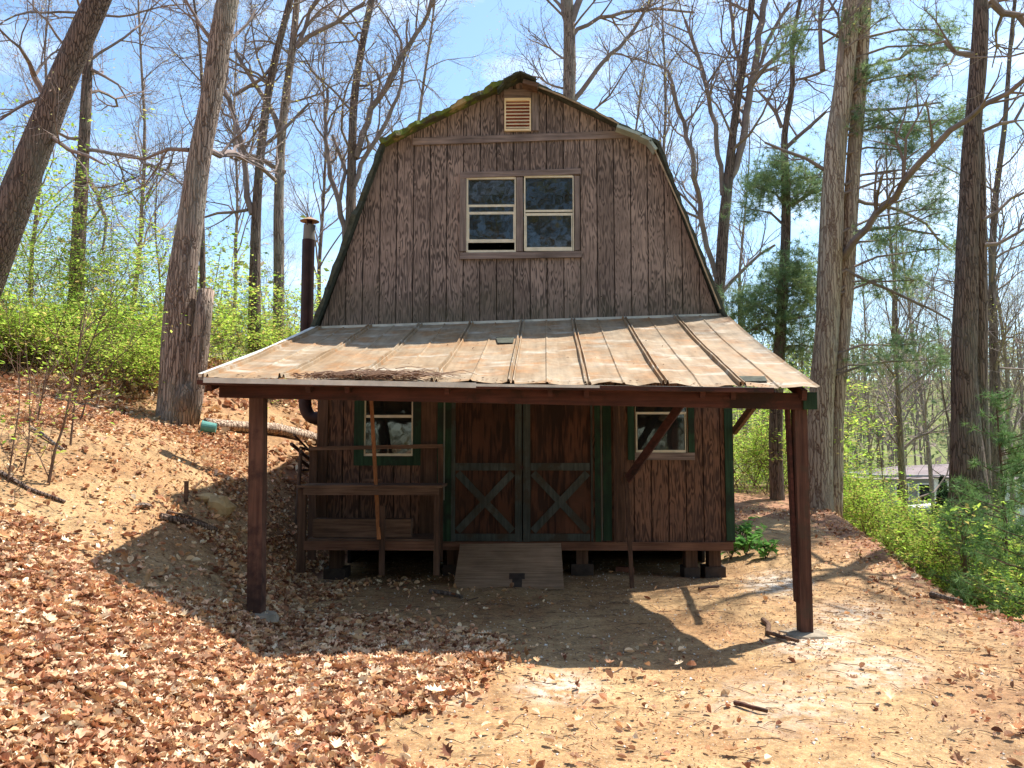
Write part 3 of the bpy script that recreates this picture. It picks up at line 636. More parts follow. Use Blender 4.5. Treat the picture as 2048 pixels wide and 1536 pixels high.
k = MB(); p = U(625, 1077, YF + .12); q_ = U(820, 1077, YF + .12); k.bar((p.x, YF + .2, ZSH + .105), (q_.x, YF + .24, ZSH + .10), .17, .2); single('timber_block', k, 'brown', 'long thick squared timber lying on the lower shelf of the bench', 'timber', (p.x + .5, YF + .2, ZSH))
k = MB(); k.bar(U(758, 1079, YF - .075), U(741, 770, 9.2), .04, .022, up=(0, 1, 0)); single('stick', k, 'orange', 'thin orange wooden strip leaning upright over the bench window', 'wood strip', U(758, 1079, YF))
k = MB(); k.bar(U(728, 960, YF + .25), U(762, 961, YF + .2), .04, .03); single('wood_scrap', k, 'brown', 'short wood scrap on the bench top behind the orange strip', 'wood scrap', U(745, 962, YF + .25))
# bundle of poles sticking out left of the bench
for q, (x0, y0, x1, y1, r_) in enumerate(((583, 888, 640, 930, .024), (600, 905, 640, 925, .02), (597, 917, 645, 948, .022), (588, 870, 640, 915, .015), (601, 895, 645, 905, .018), (595, 941, 640, 938, .016))):
    k = MB(); A = U(x0, y0, 10.1 + .04 * q); B = U(x1, y1, 11.6); B.y = 11.4; k.tube([A, A.lerp(B, .5), B], [r_, r_, r_], 10); o = single('pole', k, 'brown' if q != 5 else 'bark_dark', 'thin round pole in the bundle poking out past the left corner of the shed', 'pole', A, 'poles stacked by the left corner')
k = MB(); 
for (x, hz) in ((583, 900),): A = U(596, 930, 10.15); k.tube([Vector((A.x - .02, 10.2, H(A.x, 10.2))), Vector((A.x + .02, 10.2, A.z + .2))], [.03, .025], 8)
single('stake', k, 'stem', 'short upright stake holding the bundle of poles', 'stake', (U(596, 930, 10.15).x, 10.2, H(-2.9, 10.2)))
# prop pole and diagonal board on the right
pp = thing('prop_post', 'thin dark prop pole with diagonal board in front of the right window', 'prop', (U(1262, 1145, 8.9).x, 8.9, H(1.1, 8.9)))
k = MB(); k.bar(Vector((U(1264, 1148, 8.9).x, 8.9, H(1.1, 8.9) - .02)), U(1252, 945, 9.2), .045, .05, up=(0, 1, 0)); obj('pole', k, M['brown_v'], pp)
k = MB(); k.bar(U(1254, 960, 9.17), U(1368, 800, 8.7), .03, .09); obj('diagonal_board', k, M['red'], pp)
k = MB(); k.bar(U(1247, 970, 9.25), U(1237, 790, 9.3), .035, .04, up=(0, 1, 0)); k.bar(U(1234, 1085, 9.40), U(1236, 790, 9.40), .02, .03, up=(0, 1, 0)); obj('upright_strip', k, M['brown_v'], pp)
def brick(px, py, rz, mat, label):
    g_ = G(px, py); k = MB(); v = []
    c_, s1 = math.cos(rz), math.sin(rz)
    for z in (-.01, .06):
        for x, y in ((-.1, -.05), (.1, -.05), (.1, .05), (-.1, .05)): v.append((g_.x + x * c_ - y * s1, g_.y + x * s1 + y * c_, g_.z + z + random.uniform(-.006, .006)))
    k.hexa(v); return single('brick', k, mat, label, 'brick', g_)
brick(1250, 1143, -.6, 'brick', 'broken red brick lying at the foot of the prop pole'); 
# loose pieces on the roof
k = MB(); P = [roofpt(.455, .33), roofpt(.495, .33), roofpt(.495, .43), roofpt(.463, .43)]; up_ = Vector((0, 0, .010)); k.hexa([tuple(p + up_) for p in P[::-1]] + [tuple(p + up_ * 1.8) for p in P[::-1]]); single('slate_scrap', k, 'shingle', 'small dark square scrap lying mid slope on the tin porch roof', 'scrap', P[0])
k = MB(); P = [roofpt(.875, .90), roofpt(.935, .90), roofpt(.93, .955), roofpt(.88, .95)]; up_ = Vector((0, 0, .007)); k.hexa([tuple(p + up_) for p in P[::-1]] + [tuple(p + up_ * 1.4) for p in P[::-1]]); single('patch_scrap', k, 'shingle', 'flat dark grey patch near the right end of the porch eave', 'scrap', P[0])

# ---------------------------------------------------------------- branches and leaves
def rdir(d, ang):
    d = Vector(d).normalized(); a = d.orthogonal().normalized(); a.rotate(Vector(d) and __import__('mathutils').Quaternion(d, random.uniform(0, 6.283)))
    return (d * math.cos(ang) + a * math.sin(ang)).normalized()
def grow(mb, p, d, Lg, r, lvl, tips, up=.05, wig=.22, dens=1.0):
    n = max(3, min(9, int(Lg / .28))); pts = [p.copy()]; rad = [r]; dd = Vector(d)
    for i in range(n):
        dd = (dd + Vector((random.gauss(0, wig), random.gauss(0, wig), random.gauss(0, wig) + up))).normalized()
        pts.append(pts[-1] + dd * (Lg / n)); rad.append(max(.0022, r * (1 - .7 * (i + 1) / n)))
    mb.tube(pts, rad, 3 if r < .012 else (5 if r < .05 else 8), cap=False)
    tips.append(pts[-1])
    if lvl <= 0: return
    k = max(2, int(round({3: 6, 2: 5, 1: 4}[min(3, lvl)] * dens)))
    for i in range(k):
        t = random.uniform(.25, 1.0); f = t * n; a = min(n - 1, int(f)); q = pts[a].lerp(pts[a + 1], f - a); rr_ = rad[a] * .6
        grow(mb, q, rdir(pts[a + 1] - pts[a], random.uniform(.45, .95)), Lg * random.uniform(.38, .62), max(.003, rr_), lvl - 1, tips, up, wig, dens)
LEAF_V = np.array([(-.0, -.5, 0), (.28, -.12, .07), (.22, .22, .06), (0, .5, -.03), (-.22, .22, .06), (-.28, -.12, .07), (0, 0, 0)]); LEAF_T = [(0, 1, 6), (1, 2, 6), (2, 3, 6), (3, 4, 6), (4, 5, 6), (5, 0, 6)]
QL_V = np.array([(0, -.5, 0), (.27, 0, .08), (0, .5, 0), (-.27, 0, .08)]); QL_T = [(0, 1, 2), (0, 2, 3)]
def leaves_at(mb, pts, size, cols, spread=.1, per=2, tilt=.8, w=None):
    P = np.repeat(np.array([tuple(p) for p in pts]), per, axis=0); n = len(P); P += rng.normal(0, spread, P.shape)
    C = np.array(cols)[rng.integers(0, len(cols), n)] * rng.uniform(.75, 1.25, (n, 1))
    mb.inst(QL_V, None, QL_T, P, rots(n, tilt), rng.uniform(.6, 1.2, n) * size, C)
def trunk_mesh(px_list, Y, extend=6.0, sides=14, dY=0.0, wob=.10, base=None):
    """trunk measured as (x, y, width) along its height, standing at distance Y"""
    pts, rad = [], []
    for k_, (x, y, w_) in enumerate(px_list):
        p = U(x, y, Y + dY * k_); pts.append(p); rad.append(w_ / F * (Y + dY * k_) / 2)
    if base is not None:
        b0 = pts[0].copy(); gz_ = H(b0.x, b0.y); 
        if b0.z > gz_ - .2:
            d = pts[0] - pts[1]; t = (gz_ - .25 - b0.z) / d.z if abs(d.z) > 1e-3 else 0; t = max(0, t)
            pts.insert(0, b0 + d * min(t, 6)); rad.insert(0, rad[0] * base)
    if extend:
        d = (pts[-1] - pts[-2]).normalized(); n = 5; r0 = rad[-1]
        for k_ in range(1, n + 1):
            pts.append(pts[-1] + (d + Vector((random.gauss(0, .05), random.gauss(0, .05), .1))).normalized() * extend / n); rad.append(r0 * (1 - .8 * k_ / n))
    # resample smoothly
    P = np.array([tuple(p) for p in pts]); s = np.concatenate([[0], np.cumsum(np.linalg.norm(np.diff(P, axis=0), axis=1))]); m = max(6, int(s[-1] / .35))
    t = np.linspace(0, s[-1], m); Q = np.stack([np.interp(t, s, P[:, k_]) for k_ in range(3)], 1); rd = np.interp(t, s, rad)
    for _ in range(2): Q[1:-1] = (Q[:-2] + 2 * Q[1:-1] + Q[2:]) / 4
    mb = MB(); mb.tube(Q, rd, sides, wob=wob); return mb, Q, rd
def tree(name, label, px_list, Y, mat='bark', limbs=(), nl=10, hfrac=.35, extend=7, lvl=2, LL=2.4, base=1.15, buds=None, group=None, cat='tree', extra=(), dens=1.0, up=.05, sides=14, budn=1, budsz=.05, wob=.1):
    mb, Q, rd = trunk_mesh(px_list, Y, extend, sides, base=base, wob=wob)
    for e_ in extra:
        m2, _, _ = trunk_mesh(e_, Y + .1, 0, 10, base=None); mb.add(np.vstack(m2.v), np.vstack(m2.q), np.vstack(m2.t))
    T = thing(name, label, cat, (Q[0][0], Q[0][1], H(Q[0][0], Q[0][1])), group)
    obj('trunk', mb, M[mat], T, smooth=True)
    cr_ = MB(); tips = []
    for lb in limbs:
        pts = []; rad = []
        for (x, y, w_, *dy) in lb: YY_ = Y + (dy[0] if dy else 0); pts.append(U(x, y, YY_)); rad.append(max(.004, w_ / F * YY_ / 2))
        P = np.array([tuple(p) for p in pts]); s = np.concatenate([[0], np.cumsum(np.linalg.norm(np.diff(P, axis=0), axis=1))]); m = max(4, int(s[-1] / .3)); t = np.linspace(0, s[-1], m)
        q = np.stack([np.interp(t, s, P[:, k_]) for k_ in range(3)], 1); q[1:-1] += rng.normal(0, .025, q[1:-1].shape); r_ = np.interp(t, s, rad); cr_.tube(q, r_, 8, wob=.05)
        for i in range(max(3, int(s[-1] * 2.2 * dens))):
            a = random.randrange(max(1, m // 4), m); d = Vector(q[a] - q[a - 1]); grow(cr_, Vector(q[a]), rdir(d, random.uniform(.4, .9)), random.uniform(.5, 1.0) * LL * .7, max(.005, r_[a] * .55), lvl - 1, tips, up)
    m = len(Q)
    for i in range(nl):
        a = int(m * random.uniform(hfrac, .98)); d = rdir((0, 0, 1), random.uniform(.7, 1.35)); r_ = min(rd[a] * .35, .038)
        grow(cr_, Vector(Q[a]), d, LL * random.uniform(.6, 1.25) * (1.25 - .5 * a / m), r_, lvl, tips, up, dens=dens)
    if cr_.n: obj('branches', cr_, M['twig'], T)
    if buds and tips:
        lf = MB(); leaves_at(lf, tips, budsz, buds, .09, budn); obj('buds' if buds is not GR else 'leaves', lf, M['bud'], T)
    return T, Q, tips
GR = [(.36, .54, .06), (.44, .60, .09), (.26, .44, .06), (.54, .62, .13), (.50, .40, .12)]
PINK = [(.50, .36, .30), (.42, .30, .22), (.50, .45, .20)]
YEL = [(.55, .50, .16), (.46, .42, .14), (.5, .42, .3)]
tree('oak_tree', 'thick dark trunk leaning right across the upper left corner', [(-95, 720, 78), (-30, 560, 74), (20, 430, 70), (65, 310, 62), (110, 195, 56), (150, 100, 53), (195, 0, 50)], 12, 'bark_dark', [[(92, 195, 14), (72, 155, 12), (50, 105, 7, -.5), (20, 80, 5, -1), (-10, 50, 4, -1.4)], [(85, 195, 8), (30, 215, 6), (0, 240, 4)], [(105, 275, 9), (150, 300, 8, -.3), (210, 330, 4, -.6)]], 9, .55, 8, 3, 2.2, buds=PINK)
tree('maple_tree', 'slim dark trunk rising behind the leaning trunk at far left', [(140, 800, 36), (148, 700, 32), (155, 520, 29), (162, 380, 26), (170, 250, 22), (177, 100, 18), (182, -20, 16)], 17, 'bark_dark', [[(168, 300, 8), (260, 312, 7, -1), (330, 340, 5, -2), (372, 372, 3, -2.5)], [(176, 355, 10), (195, 400, 9, -.3), (213, 440, 7, -.5), (205, 500, 4, -.6)], [(185, 140, 7), (230, 160, 5), (255, 200, 3)], [(165, 280, 8), (120, 270, 6), (80, 240, 4)]], 22, .4, 7, 3, 2.6, buds=PINK)
T, Q, tp = tree('oak_tree', 'thick pale grey trunk with a sawn off stub left of the porch', [(349, 880, 88), (347, 850, 76), (352, 760, 70), (358, 680, 66), (361, 600, 63), (372, 500, 56), (386, 390, 51), (402, 290, 48), (424, 195, 46), (440, 90, 46), (455, 0, 45)], 11, 'bark', [[(378, 300, 10), (330, 300, 8), (290, 320, 5), (240, 312, 3)], [(430, 90, 9), (400, 60, 7), (370, 0, 5)], [(455, 85, 8), (490, 60, 6, .5), (510, 20, 5, .8)], [(405, 300, 14), (470, 310, 12, 1.5), (520, 335, 9, 2.5), (550, 360, 8, 3.2)]], 12, .5, 8, 3, 2.6, buds=YEL, base=1.25, wob=.16)
k, q1, _ = trunk_mesh([(372, 860, 46), (392, 760, 40), (400, 690, 36), (408, 640, 34), (412, 596, 37), (413, 586, 38), (413, 580, 34)], 10.95, 0, 12, wob=.2); o = obj('sawn_stub', k, M['bark'], T, smooth=True)
k = MB(); c = U(412, 588, 10.95); k.tube([c + Vector((0, 0, .035)), c + Vector((0, 0, .075))], [.10, .085], 12); obj('cut_face', k, M['brown'], T)
k = MB(); c = U(352, 795, 10.55)
k.add([(c.x + .13 * math.cos(a * .628) * (1 + .3 * noise.noise((a, 1, 1))), 10.72, c.z + .2 * math.sin(a * .628)) for a in range(10)] + [(c.x, 10.66, c.z)], None, [(10, a, (a + 1) % 10) for a in range(10)]); obj('bark_wound', k, M['bark_dark'], T)
tree('sapling_tree', 'thin stem just right of the thick sawn trunk', [(405, 600, 13), (405, 500, 13), (402, 420, 11), (408, 300, 9), (404, 160, 7), (398, 60, 6)], 14, 'bark_dark', (), 10, .3, 4, 2, 1.6, buds=PINK, sides=8)
tree('maple_tree', 'left of two slender trunks standing left of the stovepipe', [(512, 820, 30), (508, 690, 25), (510, 560, 23), (512, 430, 20), (519, 320, 17), (534, 195, 16), (556, 90, 14), (582, 0, 13)], 16, 'bark_dark', [[(505, 428, 14), (492, 350, 12), (478, 270, 11), (462, 215, 10), (448, 160, 8), (455, 110, 6)], [(495, 420, 7), (440, 425, 6), (408, 435, 4)], [(530, 290, 8), (570, 255, 7), (618, 207, 5)], [(470, 190, 8), (520, 160, 7), (545, 130, 5)]], 16, .45, 6, 3, 2.4, buds=PINK)
tree('maple_tree', 'right of two slender trunks standing left of the stovepipe', [(560, 820, 27), (557, 690, 24), (558, 560, 22), (556, 430, 21), (560, 300, 18), (571, 195, 16), (585, 100, 15), (594, 0, 13)], 17, 'bark', [[(592, 95, 11), (615, 75, 10), (645, 60, 9), (680, 40, 8), (730, 5, 6)], [(595, 90, 9), (620, 30, 8), (640, -10, 7)], [(560, 270, 12), (545, 220, 10), (500, 150, 9), (470, 100, 7)], [(570, 345, 10), (540, 325, 9), (500, 310, 8)]], 18, .4, 7, 3, 2.5, buds=YEL)
tree('tulip_tree', 'dark forked trunk rising just left of the shed roof', [(700, 620, 26), (701, 440, 22), (704, 310, 18), (707, 200, 16), (722, 100, 15), (743, 0, 14)], 20, 'bark_dark', [[(712, 315, 14), (745, 215, 13), (780, 160, 12), (825, 80, 10), (870, 0, 8), (890, -40, 7)], [(690, 480, 12), (675, 400, 11), (656, 330, 10), (650, 250, 8), (655, 180, 6)], [(680, 400, 8), (690, 330, 8), (665, 270, 6)], [(706, 375, 12), (728, 322, 10), (770, 250, 9), (800, 180, 7), (812, 120, 5), (815, 40, 4)]], 22, .35, 7, 3, 2.8, buds=PINK)
tree('beech_tree', 'pale grey forked trunk rising straight behind the roof peak', [(1137, 700, 32), (1138, 200, 26), (1140, 100, 25), (1138, 40, 24)], 22, 'bark', [[(1136, 48, 17), (1126, 0, 14), (1118, -60, 12)], [(1144, 40, 16), (1162, 0, 14), (1175, -60, 12)], [(1138, 215, 11), (1200, 130, 9), (1270, 60, 7), (1300, 0, 6)], [(1141, 78, 10), (1155, 60, 9), (1190, 40, 8), (1300, 15, 6), (1390, 25, 4)]], 14, .5, 5, 3, 2.8, buds=PINK)
tree('maple_tree', 'dark forked trunk rising just right of the shed roof', [(1432, 720, 26), (1436, 600, 23), (1449, 430, 22), (1456, 370, 21), (1467, 250, 15), (1484, 150, 14), (1505, 0, 13)], 18, 'bark_dark', [[(1458, 360, 16), (1478, 320, 15), (1490, 250, 15), (1506, 150, 14), (1532, 0, 13), (1545, -60, 12)], [(1438, 575, 12), (1425, 530, 11), (1402, 430, 11), (1390, 350, 10), (1352, 190, 8), (1335, 140, 6)], [(1445, 390, 10), (1430, 250, 10), (1400, 120, 8), (1370, 40, 6)], [(1510, 150, 8), (1545, 60, 8), (1580, 5, 6)], [(1480, 150, 8), (1465, 60, 7), (1460, -20, 6)], [(1440, 590, 8), (1480, 540, 7), (1550, 490, 5)]], 20, .4, 6, 3, 2.7, buds=PINK)
TI, QI, _ = tree('pine_tree', 'tall pale barked double trunk right of the porch with a long diagonal limb', [(1640, 1050, 62), (1638, 980, 54), (1639, 850, 49), (1650, 700, 45), (1658, 600, 46), (1663, 450, 45), (1669, 300, 43), (1690, 150, 38), (1703, 0, 35)], 14, 'bark_pale', [[(1688, 515, 16), (1712, 482, 14, -.3), (1760, 424, 14, -.8), (1830, 340, 13, -1.6), (1900, 262, 12, -2.2), (1960, 215, 11, -2.8), (2060, 150, 9, -3.5)],
    [(1695, 135, 7), (1760, 130, 6, .3), (1860, 95, 6, .8), (1940, 100, 4, 1)], [(1650, 340, 8), (1600, 310, 7), (1530, 285, 5)], [(1645, 140, 12), (1640, 90, 9), (1645, 0, 8)], [(1700, 395, 8), (1780, 410, 7, .4), (1870, 460, 5, .8), (1900, 500, 4, 1)], [(1690, 540, 7), (1790, 590, 6), (1900, 640, 4)], [(1700, 465, 7), (1800, 455, 6), (1880, 470, 4)], [(1700, 225, 7), (1790, 215, 6, .3), (1880, 205, 4, .5)], [(1690, 370, 6), (1740, 340, 5), (1800, 340, 4)]], 10, .5, 5, 2, 2.2, wob=.14,
    extra=[[(1668, 1045, 36), (1672, 850, 27), (1684, 700, 27), (1692, 600, 29), (1699, 450, 29), (1709, 300, 29), (1721, 150, 29), (1729, 0, 28), (1736, -80, 26)]])
tree('oak_tree', 'broad dark ridged trunk near the right edge of the photo', [(1940, 1060, 84), (1936, 960, 66), (1931, 850, 50), (1927, 700, 46), (1932, 600, 45), (1936, 450, 40), (1942, 300, 34), (1956, 150, 32), (1964, 0, 28)], 12, 'bark_dark', [[(1945, 110, 14), (1915, 110, 10), (1900, 80, 7), (1860, 90, 5)], [(1960, 265, 7), (2000, 250, 8), (2030, 240, 7), (2050, 205, 5)], [(1965, 440, 7), (2010, 420, 6), (2060, 380, 5)], [(1968, 490, 8), (2000, 490, 7), (2060, 450, 5)], [(1980, 0, 16), (2010, 25, 14), (2060, 60, 12)], [(1968, 20, 8), (2010, -5, 7), (2050, -10, 6)]], 10, .5, 7, 3, 2.4, buds=YEL, extra=[[(1962, 1010, 40), (1958, 850, 34), (1956, 700, 34), (1958, 600, 32), (1958, 450, 28), (1958, 330, 22), (1962, 260, 12)]], wob=.14)
TH, QH, _ = tree('pine_tree', 'slender pine trunk with green needle clumps between porch and double trunk', [(1556, 1030, 30), (1550, 900, 27), (1553, 780, 25), (1562, 650, 22), (1572, 480, 20), (1573, 380, 18), (1568, 300, 15), (1564, 255, 12), (1583, 205, 11), (1592, 155, 10), (1577, 112, 9), (1588, 60, 8), (1600, 0, 7)], 15, 'bark_dark', [[(1570, 298, 9), (1600, 270, 8), (1650, 225, 6)], [(1563, 255, 9), (1545, 215, 7), (1520, 185, 5), (1508, 175, 3)], [(1582, 412, 8), (1610, 390, 7), (1645, 380, 5)], [(1592, 160, 6), (1650, 140, 5)]], 8, .6, 3, 2, 1.8)
tree('maple_tree', 'thin crooked trunk standing behind the ridged trunk at far right', [(1992, 900, 22), (1990, 780, 20), (1986, 640, 16), (1984, 520, 14), (1990, 400, 12), (2010, 250, 10), (2020, 100, 8), (2030, 0, 7)], 24, 'bark_dark', (), 26, .3, 5, 3, 3.0, buds=YEL, sides=8)

tree('oak_tree', 'bare tree just outside the right edge whose shadow streaks the yard', [(2560, 1300, 60), (2540, 900, 48), (2525, 500, 40), (2530, 100, 34)], 7.6, 'bark_dark', (), 8, .45, 7, 2, 2.4)
tree('oak_tree', 'second bare tree outside the right edge beyond the path', [(2420, 1200, 44), (2410, 900, 38), (2400, 500, 32), (2405, 100, 28)], 9.6, 'bark', (), 8, .45, 7, 2, 2.4)
# background bare trees: five kinds, copied
def bgtree(seed, h, label, buds):
    random.seed(seed); T = thing('bare_tree', label, 'tree', (0, 0, 0), 'bare trees in the woods behind'); pts = [Vector((0, 0, -.6))]; d = Vector((random.gauss(0, .04), random.gauss(0, .04), 1)); n = 22
    for i in range(n): d = (d + Vector((random.gauss(0, .035), random.gauss(0, .035), .06))).normalized(); pts.append(pts[-1] + d * h / n)
    rad = [h * .0062 * (1 - .85 * i / n) for i in range(n + 1)]; mb = MB(); mb.tube(pts, rad, 9, wob=.1); obj('trunk', mb, M['bark_dark'] if seed % 2 else M['bark'], T, smooth=True)
    cr_ = MB(); tips = []
    for i in range(30):
        a = random.randrange(int(n * .3), n); grow(cr_, pts[a], rdir((0, 0, 1), random.uniform(.35, .8)), h * random.uniform(.14, .26) * (1.2 - .6 * a / n), rad[a] * .5, 3, tips, .09, .16, .9)
    obj('branches', cr_, M['twig'], T); lf = MB(); leaves_at(lf, tips, .07, buds, .12, 1); obj('buds', lf, M['bud'], T); return T
kinds = [bgtree(11, 17, 'bare grey tree with pinkish buds deep in the woods behind', PINK), bgtree(12, 20, 'tall bare tree with yellow green buds deep in the woods behind', YEL), bgtree(13, 14, 'small bare tree with fine pink twigs deep in the woods behind', PINK), bgtree(14, 18, 'bare dark tree with upswept limbs deep in the woods behind', YEL)]
random.seed(21)
spots = [(60, 30), (250, 34), (310, 42), (460, 36), (640, 34), (790, 30), (1005, 28), (1050, 33), (1075, 27), (1215, 30), (1290, 34), (1350, 27), (1395, 40), (1500, 32), (1620, 36), (1740, 42), (1800, 30), (1860, 46), (1900, 36), (2010, 30), (2045, 40), (1780, 60), (1690, 66), (1840, 72), (1960, 62), (2030, 70), (200, 56), (540, 60), (860, 62), (1450, 58)]
for i, (px, Y) in enumerate(spots):
    p = U(px, 800, Y); loc = (p.x, p.y, H(p.x, p.y)); k_ = kinds[i % 4]
    if i < 4: k_.location = loc; k_.rotation_euler.z = random.uniform(0, 6)
    else: dup(k_, loc, random.uniform(0, 6), random.uniform(.8, 1.15))
# ---- pine needles
tv = []; tt = []
random.seed(3)
for i in range(16):
    d = Vector((random.gauss(0, 1), random.gauss(0, 1), random.gauss(.25, .8))).normalized(); s1 = d.orthogonal().normalized() * .035; a = len(tv)
    tv += [tuple(s1), tuple(-s1), tuple(d)]; tt.append((a, a + 1, a + 2))
TUFT = np.array(tv)
PG = [(.22, .32, .15), (.30, .41, .19), (.15, .24, .12), (.36, .44, .20)]
def pine_clumps(mb, st, Qt, specs, Y, size=.13, cols=PG):
    """specs: (px, py, rx, ry, n): flat sprays of needles round a bough"""
    for (px, py, rx, ry, n, *dy) in specs:
        YY_ = Y + (dy[0] if dy else 0); c = np.array(tuple(U(px, py, YY_))); sx, sz = rx / F * YY_, ry / F * YY_; tq = Qt[np.argmin(np.abs(Qt[:, 2] - c[2] + .3))]; c_t = tq + (c - tq) * .0; st.tube([tq, (tq + c) / 2 + np.array([0, 0, .12]), c], [.03, .02, .012], 5, cap=False)
        nb = max(3, n // 22)
        for b_ in range(nb):
            o_ = c + np.array([rng.normal(0, sx * .5), rng.normal(0, sx * .5), rng.normal(0, sz * .5)]); e_ = o_ + np.array([rng.normal(0, sx * .45), rng.normal(0, sx * .45), rng.normal(0.0, sz * .35)])
            st.tube([c, o_, e_], [.012, .007, .003], 4, cap=False)
            m = n // nb; t = rng.uniform(0, 1, m)[:, None]; P = o_ + (e_ - o_) * t + rng.normal(0, .15, (m, 3))
            C = np.array(cols)[rng.integers(0, len(cols), m)] * rng.uniform(.7, 1.3, (m, 1)); mb.inst(TUFT, None, tt, P, rots(m, 1.5), rng.uniform(.7, 1.2, m) * size, C)
nd, st = MB(), MB()
pine_clumps(nd, st, QH, [(1560, 345, 45, 20, 260), (1610, 355, 40, 22, 260), (1530, 380, 40, 25, 220), (1590, 400, 50, 22, 240), (1510, 420, 25, 15, 90), (1600, 540, 55, 35, 380), (1560, 580, 60, 35, 420), (1510, 610, 45, 30, 300), (1620, 600, 35, 40, 300), (1570, 640, 60, 25, 300), (1500, 660, 40, 20, 160), (1600, 690, 40, 30, 220), (1480, 600, 25, 15, 90)], 15)
obj('needles', nd, M['needle'], TH); obj('boughs', st, M['twig'], TH)
nd, st = MB(), MB()
pine_clumps(nd, st, QI, [(1760, 240, 45, 15, 200), (1830, 260, 55, 16, 260), (1900, 240, 45, 18, 200), (1800, 300, 40, 12, 120), (1760, 150, 40, 22, 160), (1810, 150, 40, 20, 160), (1860, 90, 40, 20, 150), (1720, 60, 60, 20, 120), (1600, 60, 60, 30, 160), (1840, 420, 45, 18, 160), (1870, 350, 30, 14, 90), (1780, 480, 50, 20, 130), (1850, 500, 50, 20, 140), (1750, 560, 45, 18, 120), (1830, 560, 45, 14, 110), (1800, 690, 60, 20, 160), (1850, 720, 50, 16, 120), (1750, 730, 40, 16, 80), (1900, 60, 40, 25, 120)], 14, .12)
obj('needles', nd, M['needle'], TI); obj('boughs', st, M['twig'], TI)
def smallpine(loc, h, seed, label, group=None, cols=None, n=900):
    random.seed(seed); T = thing('young_pine', label, 'pine sapling', loc, group); L0 = Vector(loc); mb = MB(); mb.tube([L0 + Vector((0, 0, -.3)), L0 + Vector((.02, 0, h * .5)), L0 + Vector((0, .03, h))], [.03, .02, .006], 8); nd = MB(); cols = cols or [(.16, .27, .09), (.20, .33, .11), (.12, .22, .08)]
    k_ = 0; P = []
    while k_ < 9 * int(h / .35):
        z = random.uniform(.08, 1) * h; a = random.uniform(0, 6.28); l = (1 - z / h) * h * .42 + .15; d = Vector((math.cos(a), math.sin(a), .35)); s0 = L0 + Vector((0, 0, z)); e_ = s0 + d * l
        mb.tube([s0, s0.lerp(e_, .5) + Vector((0, 0, -.02)), e_], [.009, .006, .003], 4, cap=False)
        for t in np.linspace(.25, 1, max(3, int(l / .06))): P.append(tuple(s0.lerp(e_, t)))
        k_ += 1
    P = np.array(P) + rng.normal(0, .03, (len(P), 3)); C = np.array(cols)[rng.integers(0, len(cols), len(P))] * rng.uniform(.75, 1.25, (len(P), 1)); nd.inst(TUFT, None, tt, P, rots(len(P), 1.5), rng.uniform(.8, 1.2, len(P)) * .12, C)
    obj('trunk', mb, M['stem'], T); obj('needles', nd, M['needle'], T); return T
p = U(2015, 1200, 10.5); smallpine((p.x, p.y, H(p.x, p.y)), U(2015, 790, 10.5).z - H(p.x, p.y), 5, 'soft bright green young pine at the right edge of the photo')
p = U(1930, 1200, 9.6); smallpine((p.x, p.y, H(p.x, p.y)), U(1930, 1010, 9.6).z - H(p.x, p.y), 6, 'low green young pine in front of the ridged trunk')
p = U(2080, 1200, 8.2); smallpine((p.x, p.y, H(p.x, p.y)), U(2080, 960, 8.2).z - H(p.x, p.y), 8, 'young pine half cut off by the right edge of the photo')

# ---------------------------------------------------------------- shrubs
def shrub(seed, h, w, n_st, per, label, cols=GR, leaf=.06, name='shrub', tier=True, stemr=.011):
    random.seed(seed); T = thing(name, label, 'shrub', (0, 0, 0)); mb = MB(); tips = []
    for i in range(n_st):
        a = random.uniform(0, 6.28); d = Vector((math.cos(a) * .45, math.sin(a) * .45, 1)).normalized(); grow(mb, Vector((random.gauss(0, w * .2), random.gauss(0, w * .2), -.05)), d, h * random.uniform(.6, 1.0), stemr, 2, tips, .03, .15, 1.1)
    obj('stems', mb, M['stem'], T); lf = MB(); tips = [t for t in tips if t.z > h * .12]
    P = np.repeat(np.array([tuple(t) for t in tips]), per, axis=0); n = len(P); P += rng.normal(0, 1, P.shape) * np.array([.12, .12, .035]) * (h / 2.0) ** .5
    C = np.array(cols)[rng.integers(0, len(cols), n)] * rng.uniform(.75, 1.3, (n, 1)); lf.inst(QL_V, None, QL_T, P, rots(n, .38), rng.uniform(.5, 1.25, n) * leaf, C); obj('leaves', lf, M['leaf'], T); return T
S = [shrub(31, 2.6, 1.0, 4, 11, '', leaf=.085), shrub(32, 1.8, 1.2, 5, 11, '', leaf=.08), shrub(33, 3.6, 1.0, 4, 10, '', leaf=.10), shrub(34, 1.1, 1.0, 8, 9, '', leaf=.062)]
LB = ['airy spring green understory shrub among the trees', 'low spreading yellow green shrub among the trees', 'tall open young shrub with layered light green leaves', 'knee high leafy shrub on the bank']
used = [0] * 4
def place(k_, x, y, lab=None, grp='spring green undergrowth shrubs', sc=None):
    sc = sc or random.uniform(.85, 1.2); loc = (x, y, H(x, y))
    if not used[k_]: o = S[k_]; o.location = loc; o.rotation_euler = (0, 0, random.uniform(0, 6)); o.scale = (sc,) * 3; used[k_] = 1
    else: o = dup(S[k_], loc, random.uniform(0, 6), sc)
    o['label'] = lab or LB[k_]; o['group'] = grp; return o
random.seed(44)
